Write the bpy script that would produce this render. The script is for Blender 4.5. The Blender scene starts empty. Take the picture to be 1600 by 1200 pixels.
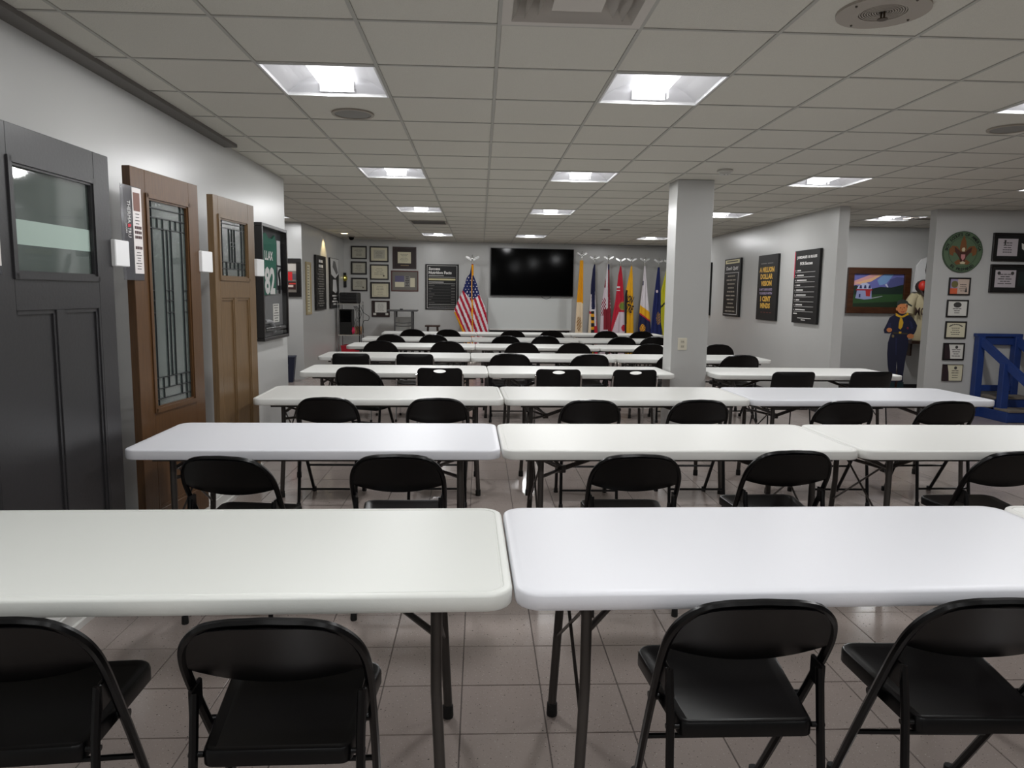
import bpy, math, random
from mathutils import Vector, Matrix
random.seed(7)
R_ = math.radians
# ------------------------------------------------------------------ camera, world, exposure
YAW, PITCH, ROLL, FPX, CZ = 0.0450484443, -0.122132268, 0.0136233533, 1139.837, 1.492
CEIL = 2.637
cy, sy, cp, sp = math.cos(YAW), math.sin(YAW), math.cos(PITCH), math.sin(PITCH)
FW = Vector((sy*cp, cy*cp, sp)); RT0 = Vector((cy, -sy, 0)); UP0 = RT0.cross(FW)
RT = math.cos(ROLL)*RT0 + math.sin(ROLL)*UP0; UPV = -math.sin(ROLL)*RT0 + math.cos(ROLL)*UP0
cam_data = bpy.data.cameras.new('camera'); cam = bpy.data.objects.new('camera', cam_data)
bpy.context.scene.collection.objects.link(cam)
cam.matrix_world = Matrix(((RT.x, UPV.x, -FW.x, 0), (RT.y, UPV.y, -FW.y, 0), (RT.z, UPV.z, -FW.z, CZ), (0, 0, 0, 1)))
cam_data.sensor_width = 36; cam_data.lens = FPX/1600*36; cam_data.clip_start = .05; cam_data.clip_end = 100
S = bpy.context.scene; S.camera = cam
w = bpy.data.worlds.new('world'); S.world = w; w.use_nodes = True
w.node_tree.nodes['Background'].inputs[0].default_value = (.5, .5, .52, 1)
w.node_tree.nodes['Background'].inputs[1].default_value = .05
S.view_settings.view_transform = 'Standard'; S.view_settings.look = 'None'
S.view_settings.gamma = 1; S.view_settings.use_curve_mapping = False
S.view_settings.exposure = 0.0
LAMP = 4.5           # emission of the fluorescent baskets
LAMP_W = 14.5        # watts of each basket's downward lamp
SIDE_W = 17.0        # watts of its wide-angle share
C = S.collection

def ray(px):
    return (px[0]-800)/FPX*RT - (px[1]-600)/FPX*UPV + FW
def onz(px, z):
    d = ray(px); t = (z-CZ)/d.z; return Vector((d.x*t, d.y*t, z))
def ony(px, y):
    d = ray(px); t = y/d.y; return Vector((d.x*t, y, CZ+d.z*t))
def onx(px, x):
    d = ray(px); t = x/d.x; return Vector((x, d.y*t, CZ+d.z*t))
def proj(v):
    v = Vector(v)-Vector((0, 0, CZ)); z = v.dot(FW)
    return (800+FPX*v.dot(RT)/z, 600-FPX*v.dot(UPV)/z, z)

# ------------------------------------------------------------------ materials
def lin(c):
    return tuple(((v/255)/12.92 if v/255 <= .04045 else ((v/255+.055)/1.055)**2.4) for v in c)+(1,)
MATS = {}
def mat(name, c, rough=.5, metal=0, bump=0, bscale=50, var=0, vscale=4, coat=0, spec=.5, trans=0, alpha=1):
    if name in MATS: return MATS[name]
    m = bpy.data.materials.new(name); m.use_nodes = True; nt = m.node_tree; b = nt.nodes['Principled BSDF']
    col = lin(c)
    b.inputs['Base Color'].default_value = col; b.inputs['Roughness'].default_value = rough
    b.inputs['Metallic'].default_value = metal; b.inputs['Specular IOR Level'].default_value = spec
    b.inputs['Coat Weight'].default_value = coat; b.inputs['Transmission Weight'].default_value = trans
    b.inputs['Alpha'].default_value = alpha
    tc = nt.nodes.new('ShaderNodeTexCoord')
    if bump:
        n = nt.nodes.new('ShaderNodeTexNoise'); n.inputs['Scale'].default_value = bscale; n.inputs['Detail'].default_value = 3
        nt.links.new(tc.outputs['Object'], n.inputs['Vector'])
        bp = nt.nodes.new('ShaderNodeBump'); bp.inputs['Strength'].default_value = bump; bp.inputs['Distance'].default_value = .005
        nt.links.new(n.outputs['Fac'], bp.inputs['Height']); nt.links.new(bp.outputs['Normal'], b.inputs['Normal'])
    if var:
        n = nt.nodes.new('ShaderNodeTexNoise'); n.inputs['Scale'].default_value = vscale; n.inputs['Detail'].default_value = 4
        nt.links.new(tc.outputs['Object'], n.inputs['Vector'])
        r = nt.nodes.new('ShaderNodeValToRGB'); r.color_ramp.elements[0].position = .3; r.color_ramp.elements[1].position = .7
        r.color_ramp.elements[0].color = tuple(v*(1-var) for v in col[:3])+(1,)
        r.color_ramp.elements[1].color = tuple(min(1, v*(1+var)) for v in col[:3])+(1,)
        nt.links.new(n.outputs['Fac'], r.inputs['Fac']); nt.links.new(r.outputs['Color'], b.inputs['Base Color'])
    MATS[name] = m; return m
def emis(name, c, s):
    if name in MATS: return MATS[name]
    m = bpy.data.materials.new(name); m.use_nodes = True; nt = m.node_tree
    nt.nodes.clear(); o = nt.nodes.new('ShaderNodeOutputMaterial'); e = nt.nodes.new('ShaderNodeEmission')
    e.inputs[0].default_value = tuple(c)+(1,); e.inputs[1].default_value = s
    nt.links.new(e.outputs[0], o.inputs[0]); MATS[name] = m; return m

WALL = mat('grey_wall_paint', (188, 188, 186), .30, bump=.08, bscale=120, var=.015, vscale=1.5)
CEILM = mat('ceiling_tile_white', (203, 200, 190), .9, bump=.5, bscale=160, var=.04, vscale=220)
GRID = mat('ceiling_grid_metal', (172, 170, 163), .7)
BLK = mat('black_chair_steel', (4, 4, 5), .3, spec=.28)
BLKP = mat('black_plastic', (9, 9, 10), .42, spec=.4)
LEGM = mat('dark_table_leg', (62, 58, 55), .38, metal=.3)
CHROME = mat('chrome', (205, 205, 205), .15, metal=1)
TOPW = mat('warm_white_tabletop', (221, 221, 217), .42, bump=.05, bscale=300)
TOPC = mat('cool_white_tabletop', (221, 222, 227), .42, bump=.05, bscale=300)
TOPG = mat('greenish_white_tabletop', (217, 219, 214), .42, bump=.05, bscale=300)
WHITE = mat('white_paint', (215, 214, 210), .5)
PAPER = mat('paper', (212, 210, 203), .7)
PAPER2 = mat('cream_paper', (208, 202, 176), .7)
FRB = mat('black_frame', (20, 16, 15), .35)
FRD = mat('dark_cherry_frame', (44, 22, 18), .4)
INK = mat('print_ink', (60, 58, 56), .7)
GOLDM = mat('gold_print', (214, 168, 66), .5)
CREAMP = mat('cream_print', (205, 195, 150), .6)
WPRINT = mat('white_print', (215, 213, 210), .6)
POSTER = mat('poster_black', (21, 20, 20), .5, spec=.3)
RUBBER = mat('rubber', (12, 12, 12), .7)
GLASSB = mat('tv_glass', (3, 3, 3), .10, spec=.07)
REFL = mat('reflector_white', (225, 225, 228), .35)

def wood(name, c1, c2, sc=(2, 2, 30)):
    m = bpy.data.materials.new(name); m.use_nodes = True; nt = m.node_tree; b = nt.nodes['Principled BSDF']
    tc = nt.nodes.new('ShaderNodeTexCoord'); mp = nt.nodes.new('ShaderNodeMapping'); mp.inputs['Scale'].default_value = sc
    n = nt.nodes.new('ShaderNodeTexNoise'); n.inputs['Scale'].default_value = 3; n.inputs['Detail'].default_value = 5
    r = nt.nodes.new('ShaderNodeValToRGB'); r.color_ramp.elements[0].position = .35; r.color_ramp.elements[1].position = .68
    r.color_ramp.elements[0].color = lin(c1); r.color_ramp.elements[1].color = lin(c2)
    nt.links.new(tc.outputs['Object'], mp.inputs['Vector']); nt.links.new(mp.outputs[0], n.inputs['Vector'])
    nt.links.new(n.outputs['Fac'], r.inputs['Fac']); nt.links.new(r.outputs[0], b.inputs['Base Color'])
    b.inputs['Roughness'].default_value = .35; MATS[name] = m; return m
W_RED = wood('reddish_brown_stain', (76, 51, 28), (90, 62, 36), (30, 30, 2))
W_TAN = wood('tan_brown_stain', (104, 82, 56), (117, 93, 65), (30, 30, 2))
W_DOOR0 = mat('charcoal_door_paint', (45, 44, 46), .36, bump=.1, bscale=60)
W_DARK = wood('dark_walnut', (40, 24, 18), (62, 38, 26))

def floor_mat():
    m = bpy.data.materials.new('speckled_grey_tile'); m.use_nodes = True; nt = m.node_tree; b = nt.nodes['Principled BSDF']
    tc = nt.nodes.new('ShaderNodeTexCoord')
    g = nt.nodes.new('ShaderNodeNewGeometry')
    def noise(s, d=2):
        n = nt.nodes.new('ShaderNodeTexNoise'); n.inputs['Scale'].default_value = s; n.inputs['Detail'].default_value = d
        nt.links.new(g.outputs['Position'], n.inputs['Vector']); return n
    def ramp(n, p0, p1, c0, c1):
        r = nt.nodes.new('ShaderNodeValToRGB'); r.color_ramp.elements[0].position = p0; r.color_ramp.elements[1].position = p1
        r.color_ramp.elements[0].color = c0; r.color_ramp.elements[1].color = c1; nt.links.new(n.outputs['Fac'], r.inputs['Fac']); return r
    base = ramp(noise(3, 2), .2, .8, lin((157, 146, 140)), lin((165, 153, 147)))
    sp1 = ramp(noise(170), .67, .71, (0, 0, 0, 1), (1, 1, 1, 1)); sp2 = ramp(noise(120), .29, .32, (1, 1, 1, 1), (0, 0, 0, 1))
    mx = nt.nodes.new('ShaderNodeMix'); mx.data_type = 'RGBA'; mx.inputs['B'].default_value = lin((205, 198, 190))
    nt.links.new(sp1.outputs[0], mx.inputs['Factor']); nt.links.new(base.outputs[0], mx.inputs['A'])
    m2 = nt.nodes.new('ShaderNodeMix'); m2.data_type = 'RGBA'; m2.inputs['B'].default_value = lin((60, 54, 52))
    nt.links.new(sp2.outputs[0], m2.inputs['Factor']); nt.links.new(mx.outputs['Result'], m2.inputs['A'])
    nt.links.new(m2.outputs['Result'], b.inputs['Base Color'])
    rr = ramp(noise(9, 3), .3, .7, (.13, .13, .13, 1), (.18, .18, .18, 1)); nt.links.new(rr.outputs[0], b.inputs['Roughness'])
    bp = nt.nodes.new('ShaderNodeBump'); bp.inputs['Strength'].default_value = .06; bp.inputs['Distance'].default_value = .002
    nt.links.new(noise(60, 3).outputs['Fac'], bp.inputs['Height']); nt.links.new(bp.outputs[0], b.inputs['Normal'])
    return m
FLOORM = floor_mat(); GROUT = mat('grout', (96, 88, 84), .8)
GLASS = mat('door_glass', (190, 205, 200), .05, trans=.0, alpha=.35, spec=.8)
CLEARP = mat('clear_plastic', (200, 200, 205), .1, alpha=.3)

# ------------------------------------------------------------------ mesh builder
class MB:
    def __init__(s): s.v = []; s.f = []; s.m = []; s.mi = 0
    def add(s, vs, fs, mi=None):
        o = len(s.v); s.v += [tuple(p) for p in vs]
        for f in fs: s.f.append(tuple(i+o for i in f)); s.m.append(s.mi if mi is None else mi)
        return s
    def box(s, x0, x1, y0, y1, z0, z1):
        vs = [(x, y, z) for z in (z0, z1) for y in (y0, y1) for x in (x0, x1)]
        return s.add(vs, [(0, 2, 3, 1), (4, 5, 7, 6), (0, 1, 5, 4), (2, 6, 7, 3), (0, 4, 6, 2), (1, 3, 7, 5)])
    def bbox(s, x0, x1, y0, y1, z0, z1, b=.004):
        # box with chamfered edges
        pts = []
        import itertools
        for sx, sy_, sz in itertools.product((0, 1), repeat=3):
            x = (x0, x1)[sx]; y = (y0, y1)[sy_]; z = (z0, z1)[sz]
            dx = b*(1-2*sx); dy = b*(1-2*sy_); dz = b*(1-2*sz)
            pts += [(x, y+dy, z+dz), (x+dx, y, z+dz), (x+dx, y+dy, z)]
        I = lambda a, b_, c, k: (a*4+b_*2+c)*3+k
        F = []
        for a in (0, 1):
            q = [I(a, 0, 0, 0), I(a, 1, 0, 0), I(a, 1, 1, 0), I(a, 0, 1, 0)]; F.append(q[::-1] if a == 0 else q)
            q = [I(0, a, 0, 1), I(1, a, 0, 1), I(1, a, 1, 1), I(0, a, 1, 1)]; F.append(q if a == 0 else q[::-1])
            q = [I(0, 0, a, 2), I(1, 0, a, 2), I(1, 1, a, 2), I(0, 1, a, 2)]; F.append(q[::-1] if a == 0 else q)
        for a in (0, 1):
            for c in (0, 1):
                F.append([I(0, a, c, 1), I(1, a, c, 1), I(1, a, c, 2), I(0, a, c, 2)])
                F.append([I(a, 0, c, 0), I(a, 1, c, 0), I(a, 1, c, 2), I(a, 0, c, 2)])
                F.append([I(a, c, 0, 0), I(a, c, 1, 0), I(a, c, 1, 1), I(a, c, 0, 1)])
        for a, b_, c in itertools.product((0, 1), repeat=3): F.append([I(a, b_, c, 0), I(a, b_, c, 1), I(a, b_, c, 2)])
        return s.add(pts, F)
    def prism(s, pts, y0, y1):      # polygon in x,z extruded along y
        n = len(pts); vs = [(x, y0, z) for x, z in pts]+[(x, y1, z) for x, z in pts]
        return s.add(vs, [tuple(range(n)), tuple(range(2*n-1, n-1, -1))]+[(i, i+n, (i+1) % n+n, (i+1) % n) for i in range(n)])
    def rings(s, rs, closed=True, cap=True):
        n = len(rs[0]); o = len(s.v); vs = [p for r in rs for p in r]; fs = []
        for i in range(len(rs)-1):
            for j in range(n if closed else n-1):
                k = (j+1) % n; fs.append((i*n+j, i*n+k, (i+1)*n+k, (i+1)*n+j))
        if cap: fs.append(tuple(range(n))[::-1]); fs.append(tuple(range((len(rs)-1)*n, len(rs)*n)))
        return s.add(vs, fs)
    def tube(s, pts, r, seg=8, closed=False):
        P = [Vector(p) for p in pts]; n = len(P); rs = []
        rad = r if isinstance(r, (list, tuple)) else [r]*n
        T = []
        for i in range(n):
            a = P[i-1] if (i or closed) else P[i]; b = P[(i+1) % n] if (i < n-1 or closed) else P[i]
            T.append((b-a).normalized())
        u = T[0].orthogonal().normalized()
        for i in range(n):
            u = (u-T[i]*u.dot(T[i])).normalized(); v = T[i].cross(u)
            rs.append([P[i]+(u*math.cos(2*math.pi*k/seg)+v*math.sin(2*math.pi*k/seg))*rad[i] for k in range(seg)])
        if closed: rs.append(rs[0]); return s.rings(rs, cap=False)
        return s.rings(rs)
    def cyl(s, p0, p1, r, seg=12): return s.tube([p0, p1], r, seg)
    def lathe(s, prof, seg=20, c=(0, 0, 0)):
        rs = [[(c[0]+r*math.cos(2*math.pi*k/seg), c[1]+r*math.sin(2*math.pi*k/seg), c[2]+z) for k in range(seg)] for r, z in prof]
        return s.rings(rs)
    def ball(s, c, r, seg=10, sc=(1, 1, 1)):
        rs = []
        for i in range(seg//2+1):
            a = -math.pi/2+math.pi*i/(seg//2); rr = max(1e-4, math.cos(a))
            rs.append([(c[0]+r*sc[0]*rr*math.cos(2*math.pi*k/seg), c[1]+r*sc[1]*rr*math.sin(2*math.pi*k/seg), c[2]+r*sc[2]*math.sin(a)) for k in range(seg)])
        return s.rings(rs)
    def mesh(s, name, mats, smooth=False):
        me = bpy.data.meshes.new(name); me.from_pydata(s.v, [], s.f)
        for m in (mats if isinstance(mats, (list, tuple)) else [mats]): me.materials.append(m)
        me.polygons.foreach_set('material_index', s.m)
        if smooth: me.polygons.foreach_set('use_smooth', [True]*len(s.f))
        me.update(); 
        if smooth: me.set_sharp_from_angle(angle=R_(40))
        return me
    def build(s, name, mats, parent=None, smooth=False, label=None):
        o = bpy.data.objects.new(name, s.mesh(name, mats, smooth)); C.objects.link(o)
        if parent: o.parent = parent
        if label: o['label'] = label
        return o
def tag(o, label=None, cat=None, group=None, kind=None):
    if label: o['label'] = label
    if cat: o['category'] = cat
    if group: o['group'] = group
    if kind: o['kind'] = kind
    return o
def thing(name, label, cat, loc=(0, 0, 0), rz=0, group=None):
    o = bpy.data.objects.new(name, None); C.objects.link(o); o.empty_display_size = .1
    o.location = loc; o.rotation_euler = (0, 0, rz); return tag(o, label, cat, group)
def struct(name, mb, m, label=None, parent=None):
    o = mb.build(name, m, parent)
    if not parent: o['kind'] = 'structure'
    if label: o['label'] = label
    return o
def kids(o): return [c for c in bpy.data.objects if c.parent == o]
def dup(root, loc, rz, label):
    cache = KC.setdefault(root.name, [(c, kids(c)) for c in kids(root)])
    r = root.copy(); C.objects.link(r); r.location = loc; r.rotation_euler = (0, 0, rz); r['label'] = label
    for ch, gs in cache:
        c = ch.copy(); C.objects.link(c); c.parent = r
        for g in gs: d = g.copy(); C.objects.link(d); d.parent = c
    return r
KC = {}
def text(body, m, parent, x, z, h=None, wmax=None, y=-.002, align='C', name='lettering', bold=0, rot=0, sx=None, ext=.0006):
    cu = bpy.data.curves.new('t', 'FONT'); cu.body = body; cu.size = 1; cu.extrude = 0; cu.offset = bold; cu.resolution_u = 2
    cu.align_x = 'CENTER' if align == 'C' else 'LEFT'
    ob = bpy.data.objects.new('t', cu); C.objects.link(ob)
    dg = bpy.context.evaluated_depsgraph_get(); me = bpy.data.meshes.new_from_object(ob.evaluated_get(dg))
    bpy.data.objects.remove(ob)
    xs = [v.co.x for v in me.vertices]; zs = [v.co.y for v in me.vertices]
    if not xs: return
    W = max(xs)-min(xs); H = max(zs)-min(zs); s = (h/H) if h else wmax/W
    kx = s
    if wmax and (h is None or W*s > wmax): kx = wmax/W
    if wmax and h and sx: kx = wmax/W
    cx = (max(xs)+min(xs))/2 if align == 'C' else min(xs); cz = (max(zs)+min(zs))/2
    ca, sa = math.cos(rot), math.sin(rot)
    for v in me.vertices:
        a = (v.co.x-cx)*kx; b = (v.co.y-cz)*s
        v.co = (x+a*ca-b*sa, y, z+a*sa+b*ca)
    me.materials.clear(); me.materials.append(m)
    o = bpy.data.objects.new(name, me); C.objects.link(o); o.parent = parent
    return o
def bars(parent, m, rows, y=-.0022, name='printed_text'):
    b = MB()
    for x0, x1, z, h in rows: b.box(x0, x1, y, y+.0006, z-h/2, z+h/2)
    return b.build(name, m, parent)
def lines(parent, m, cx, w, ztop, zbot, n, h, seed=0, align='C', y=-.0022):
    r = random.Random(seed); rows = []
    for i in range(n):
        z = ztop+(zbot-ztop)*i/max(1, n-1); ww = w*(.5+.5*r.random())
        x0 = cx-ww/2 if align == 'C' else cx-w/2
        k = r.randint(2, 4); xx = x0
        for j in range(k):
            seg = ww/k; rows.append((xx, xx+seg*.86, z, h)); xx += seg
    return bars(parent, m, rows, y)
def plate(name, m, parent, x0, x1, z0, z1, y0, y1, label=None):
    return MB().box(x0, x1, y0, y1, z0, z1).build(name, m, parent, label=label)

# ------------------------------------------------------------------ room shell
X_L = -2.03
struct('floor', MB().box(-5.6, 9.8, -4.2, 17.6, -.12, -.004), GROUT, 'grey speckled square floor tiles with thin grout joints')
floor = bpy.data.objects['floor']
struct('ceiling', MB().box(-5.6, 9.8, -4.2, 17.6, CEIL+.16, CEIL+.26), CEILM, 'suspended ceiling of square white tiles in a metal grid')
ceiling = bpy.data.objects['ceiling']
struct('wall_left', MB().box(X_L-.12, X_L, -4, 7.80, 0, CEIL), WALL, 'pale grey left wall behind the display doors')
struct('wall_left_recess', MB().box(-5.5, X_L-.12, 7.68, 7.8, 0, CEIL), WALL)
struct('wall_left_far', MB().box(-3.12, -2.99, 12.54, 16.32, 0, CEIL), WALL, 'grey side wall with three tall posters at the far left')
struct('wall_left_return', MB().box(-5.5, -3.12, 12.54, 12.66, 0, CEIL), WALL)
struct('wall_left_outer', MB().box(-5.6, -5.5, 7.8, 12.6, 0, CEIL), WALL)
B0 = Vector((-2.995, 16.316)); B1 = Vector((2.165, 16.737)); BU = (B1-B0).normalized(); BN = Vector((-BU.y, BU.x))
bw = MB(); e0 = B0-BU*.2; e1 = B0+BU*7.75
bw.add([(p.x, p.y, z) for z in (0, CEIL) for p in (e0, e1, e1+BN*.12, e0+BN*.12)], [(0, 3, 2, 1), (4, 5, 6, 7), (0, 1, 5, 4), (1, 2, 6, 5), (2, 3, 7, 6), (3, 0, 4, 7)])
struct('wall_back', bw, WALL, 'grey back wall with the television')
struct('wall_right', MB().box(4.46, 4.594, 9.08, 16.9, 0, CEIL), WALL, 'grey partition wall carrying black quote posters')
struct('wall_alcove', MB().box(4.594, 9.7, 11.6, 11.72, 0, CEIL), WALL, 'grey alcove wall behind the painting')
struct('wall_right_front', MB().box(5.784, 9.7, 9.2, 9.34, 0, CEIL), WALL, 'grey wall with round emblem and framed certificates')
struct('wall_right_outer', MB().box(9.6, 9.72, -4, 11.7, 0, CEIL), WALL)
struct('wall_rear', MB().box(-2.1, 9.7, -4.12, -4, 0, CEIL), WALL)
struct('column_1', MB().bbox(1.934, 2.302, 7.29, 7.61, 0, CEIL, .003), WALL, 'square grey column in the middle of the room')
struct('trim_1', MB().box(X_L, -1.93, -4, 6.05, CEIL-.022, CEIL+.004), mat('dark_grey_trim', (105, 101, 97), .6), 'dark grey strip along the ceiling edge above the left wall')
pl = MB(); pl.box(X_L, -1.765, -1.5, 5.95, 0, .085); pl.box(X_L, -1.775, -1.5, 5.95, .085, .095); pl.box(-1.765, -1.75, -1.5, 5.95, 0, .03)
struct('trim_2', pl, WHITE, 'white moulded base under the display doors')
struct('baseboard_back', (lambda b: b.add([(p.x, p.y, z) for z in (0, .1) for p in (B0-BN*.012, B0+BU*7.4-BN*.012, B0+BU*7.4, B0)], [(0, 3, 2, 1), (4, 5, 6, 7), (0, 1, 5, 4), (1, 2, 6, 5), (2, 3, 7, 6), (3, 0, 4, 7)]))(MB()), mat('black_base', (28, 27, 27), .5))
struct('baseboard_right', MB().box(4.448, 4.46, 9.08, 16.6, 0, .1), MATS['black_base'])
struct('baseboard_alcove', MB().box(4.594, 9.6, 11.588, 11.6, 0, .12), MATS['black_base'])
struct('baseboard_left', MB().box(X_L, X_L+.012, 5.97, 7.8, 0, .09), WHITE)
struct('baseboard_front', MB().box(5.784, 9.6, 9.188, 9.2, 0, .1), MATS['black_base'])

# floor tiles
TX, TY = .3, .3125
def near_first(cells, rect):
    out = []
    for c in cells:
        ps = rect(c); pr_ = [proj(p) for p in ps]
        if min(p[2] for p in pr_) < .25: out.append((-1, c)); continue
        xs = [min(1600, max(0, p[0])) for p in pr_]; ys = [min(1200, max(0, p[1])) for p in pr_]
        a = 0
        for i in range(4): a += xs[i]*ys[(i+1) % 4]-xs[(i+1) % 4]*ys[i]
        out.append((abs(a), c))
    out.sort(key=lambda t: -t[0]); return out
def inroom(x, y):
    if y > 16.55: return False
    if x < X_L: return (7.8 < y < 12.54) and x > -5.5 or (x > -2.99 and y >= 12.5)
    if x > 4.46: return y < 9.2 or (9.2 <= y < 11.6)
    return True
cells = []
for i in range(-18, 33):
    for j in range(-13, 54):
        x = .243+i*TX; y = 2.331+j*TY
        if inroom(x+TX/2, y+TY/2): cells.append((x, y))
g = .004
tm = MB().bbox(g/2, TX-g/2, g/2, TY-g/2, -.01, 0, .0015).mesh('tile', FLOORM)
rest = MB()
for k, (a, (x, y)) in enumerate(near_first(cells, lambda c: [(c[0], c[1], 0), (c[0]+TX, c[1], 0), (c[0]+TX, c[1]+TY, 0), (c[0], c[1]+TY, 0)])):
    if k < 300 and a > 0:
        o = bpy.data.objects.new('floor_tile', tm); C.objects.link(o); o.parent = floor; o.location = (x, y, random.uniform(-.0006, .0004))
    else:
        rest.add([(x+g/2, y+g/2, 0), (x+TX-g/2, y+g/2, 0), (x+TX-g/2, y+TY-g/2, 0), (x+g/2, y+TY-g/2, 0), (x+g/2, y+g/2, -.006), (x+TX-g/2, y+g/2, -.006), (x+TX-g/2, y+TY-g/2, -.006), (x+g/2, y+TY-g/2, -.006)],
                 [(0, 1, 2, 3), (4, 5, 1, 0), (5, 6, 2, 1), (6, 7, 3, 2), (7, 4, 0, 3)])
rest.build('floor_tile', FLOORM, floor)['kind'] = 'stuff'

# ceiling grid
GX, GY, GT = .0734, 3.2864, .6096
LIGHTS = [(-2, r) for r in (-9, -4, 1, 6, 11, 18)]+[(1, r) for r in (-9, -4, 1, 6, 11, 18)]+[(5, r) for r in (-9, -4, 1, 6, 11, 18)]+[(9, 6), (9, 11)]+[(-6, 13)]
DIFF = (0, -1)
skip = set(LIGHTS) | {DIFF, (2, -1), (-2, 14), (5, 14)}
cells = []
for i in range(-9, 16):
    for j in range(-12, 24):
        x = GX+i*GT; y = GY+j*GT
        if (i, j) in skip: continue
        if inroom(x+GT/2, y+GT/2) or inroom(x+GT*.9, y+GT/2) or inroom(x+.05, y+GT/2) or inroom(x+GT/2, y+.05): cells.append((x, y))
tb = MB().bbox(.008, GT-.008, .008, GT-.008, CEIL+.003, CEIL+.015, .003).mesh('ceiling_tile', CEILM)
rest = MB()
for k, (a, (x, y)) in enumerate(near_first(cells, lambda c: [(c[0], c[1], CEIL), (c[0]+GT, c[1], CEIL), (c[0]+GT, c[1]+GT, CEIL), (c[0], c[1]+GT, CEIL)])):
    if k < 300 and a > 0:
        o = bpy.data.objects.new('ceiling_tile', tb); C.objects.link(o); o.parent = ceiling; o.location = (x, y, 0)
    else: rest.bbox(x+.008, x+GT-.008, y+.008, y+GT-.008, CEIL+.003, CEIL+.015, .003)
rest.build('ceiling_tile', CEILM, ceiling)['kind'] = 'stuff'
bw_ = .0085
def runs(vals, ok):
    out = []; st = None
    for a in vals:
        if ok(a):
            if st is None: st = a
            en = a
        elif st is not None: out.append((st, en)); st = None
    if st is not None: out.append((st, en))
    return out
for i in range(-9, 17):
    x = GX+i*GT
    for a, b in runs([k*.1 for k in range(-40, 168)], lambda y: inroom(x, y)):
        MB().box(x-bw_, x+bw_, a, b+.1, CEIL-.001, CEIL+.012).build('grid_bar', GRID, ceiling)
for j in range(-12, 23):
    y = GY+j*GT
    for a, b in runs([k*.1 for k in range(-56, 97)], lambda x_: inroom(x_, y)):
        MB().box(a, b+.1, y-bw_, y+bw_, CEIL-.0006, CEIL+.0115).build('grid_bar', GRID, ceiling)

# ------------------------------------------------------------------ troffer lights
LENS = emis('fluorescent_lens', (.985, .99, 1.0), LAMP)
RIM = mat('fixture_rim', (225, 225, 225), .3, metal=.2)
AREA = bpy.data.lights.new('lamp', 'AREA'); AREA.shape = 'RECTANGLE'; AREA.size = .18; AREA.size_y = .50; AREA.energy = LAMP_W; AREA.color = (.985, .99, 1)
WIDE = bpy.data.lights.new('lamp', 'SPOT'); WIDE.spot_size = math.pi; WIDE.spot_blend = .015; WIDE.shadow_soft_size = .09; WIDE.energy = SIDE_W; WIDE.color = (.985, .99, 1)
def make_light():
    t = thing('ceiling_light', '', 'light', group='recessed square ceiling lights')
    h = GT/2-.008
    f = MB()
    for s in (-1, 1):
        f.box(s*h-.010*(s > 0), s*h+.010*(s < 0), -h, h, -.006, .012); f.box(-h, h, s*h-.010*(s > 0), s*h+.010*(s < 0), -.006, .012)
    f.build('frame', RIM, t)
    r = MB(); n = 8
    for s in (-1, 1):
        rows = []
        for k in range(n+1):
            u = k/n; x = s*(.29-.17*u); z = .012+.078*math.sin(u*math.pi/2)
            rows.append([(x, -.29+.05*u, z), (x, .29-.05*u, z)])
        for k in range(n): r.add([rows[k][0], rows[k][1], rows[k+1][1], rows[k+1][0]], [(0, 1, 2, 3)])
        rows = []
        for k in range(n+1):
            u = k/n; y = s*(.29-.05*u); z = .012+.078*math.sin(u*math.pi/2); w_ = .29-.17*u
            rows.append([(-w_, y, z), (w_, y, z)])
        for k in range(n): r.add([rows[k][0], rows[k][1], rows[k+1][1], rows[k+1][0]], [(0, 1, 2, 3)])
    r.rings([[(-.13, -.25, .09), (.13, -.25, .09), (.13, .25, .09), (-.13, .25, .09)], [(-.13, -.25, .095), (.13, -.25, .095), (.13, .25, .095), (-.13, .25, .095)]])
    r.build('reflector', REFL, t, smooth=True)
    hb = MB(); hb.box(-.3, .3, -.3, .3, .10, .13); hb.box(-.302, -.295, -.3, .3, .012, .1); hb.box(.295, .302, -.3, .3, .012, .1)
    hb.box(-.3, .3, -.302, -.295, .012, .1); hb.box(-.3, .3, .295, .302, .012, .1)
    hb.build('housing', RIM, t)
    l = MB(); rs = []
    for y in (-.262, .262): rs.append([(.098*math.cos(math.pi*k/10), y, .060-.047*math.sin(math.pi*k/10)) for k in range(11)])
    l.rings(rs, closed=True); l.build('lens', LENS, t)
    for y in (-.268, .262): MB().box(-.1, .1, y, y+.006, .012, .085).build('end_plate', REFL, t)
    al = bpy.data.objects.new('lamp', AREA); C.objects.link(al); al.parent = t; al.location = (0, 0, .008)
    al = bpy.data.objects.new('lamp', WIDE); C.objects.link(al); al.parent = t; al.location = (0, 0, -.004)
    MB().box(.104, .107, .2, .24, .01, .06).build('latch', RIM, t)
    return t
lt0 = make_light()
def lname(i, r):
    col = {-2: 'left', 1: 'centre', 5: 'right', 9: 'far right', -6: 'left alcove'}[i]
    if i == -6: return 'square recessed light in the left recess behind the wall end'
    row = {-9: 'sixth light back, behind the camera', -4: 'light directly above the camera', 1: 'nearest visible light', 6: 'second visible light', 11: 'third visible light', 18: 'farthest light'}[r]
    if i == 9 and r == 11: return 'square recessed light in the alcove ceiling above the painting'
    return f'recessed square ceiling light, {row} in the {col} line of lights'
for k, (i, r) in enumerate(LIGHTS):
    loc = (GX+(i+.5)*GT, GY+(r+.5)*GT, CEIL)
    if k == 0: lt0.location = loc; lt0['label'] = lname(i, r)
    else: dup(lt0, loc, 0, lname(i, r))

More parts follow.
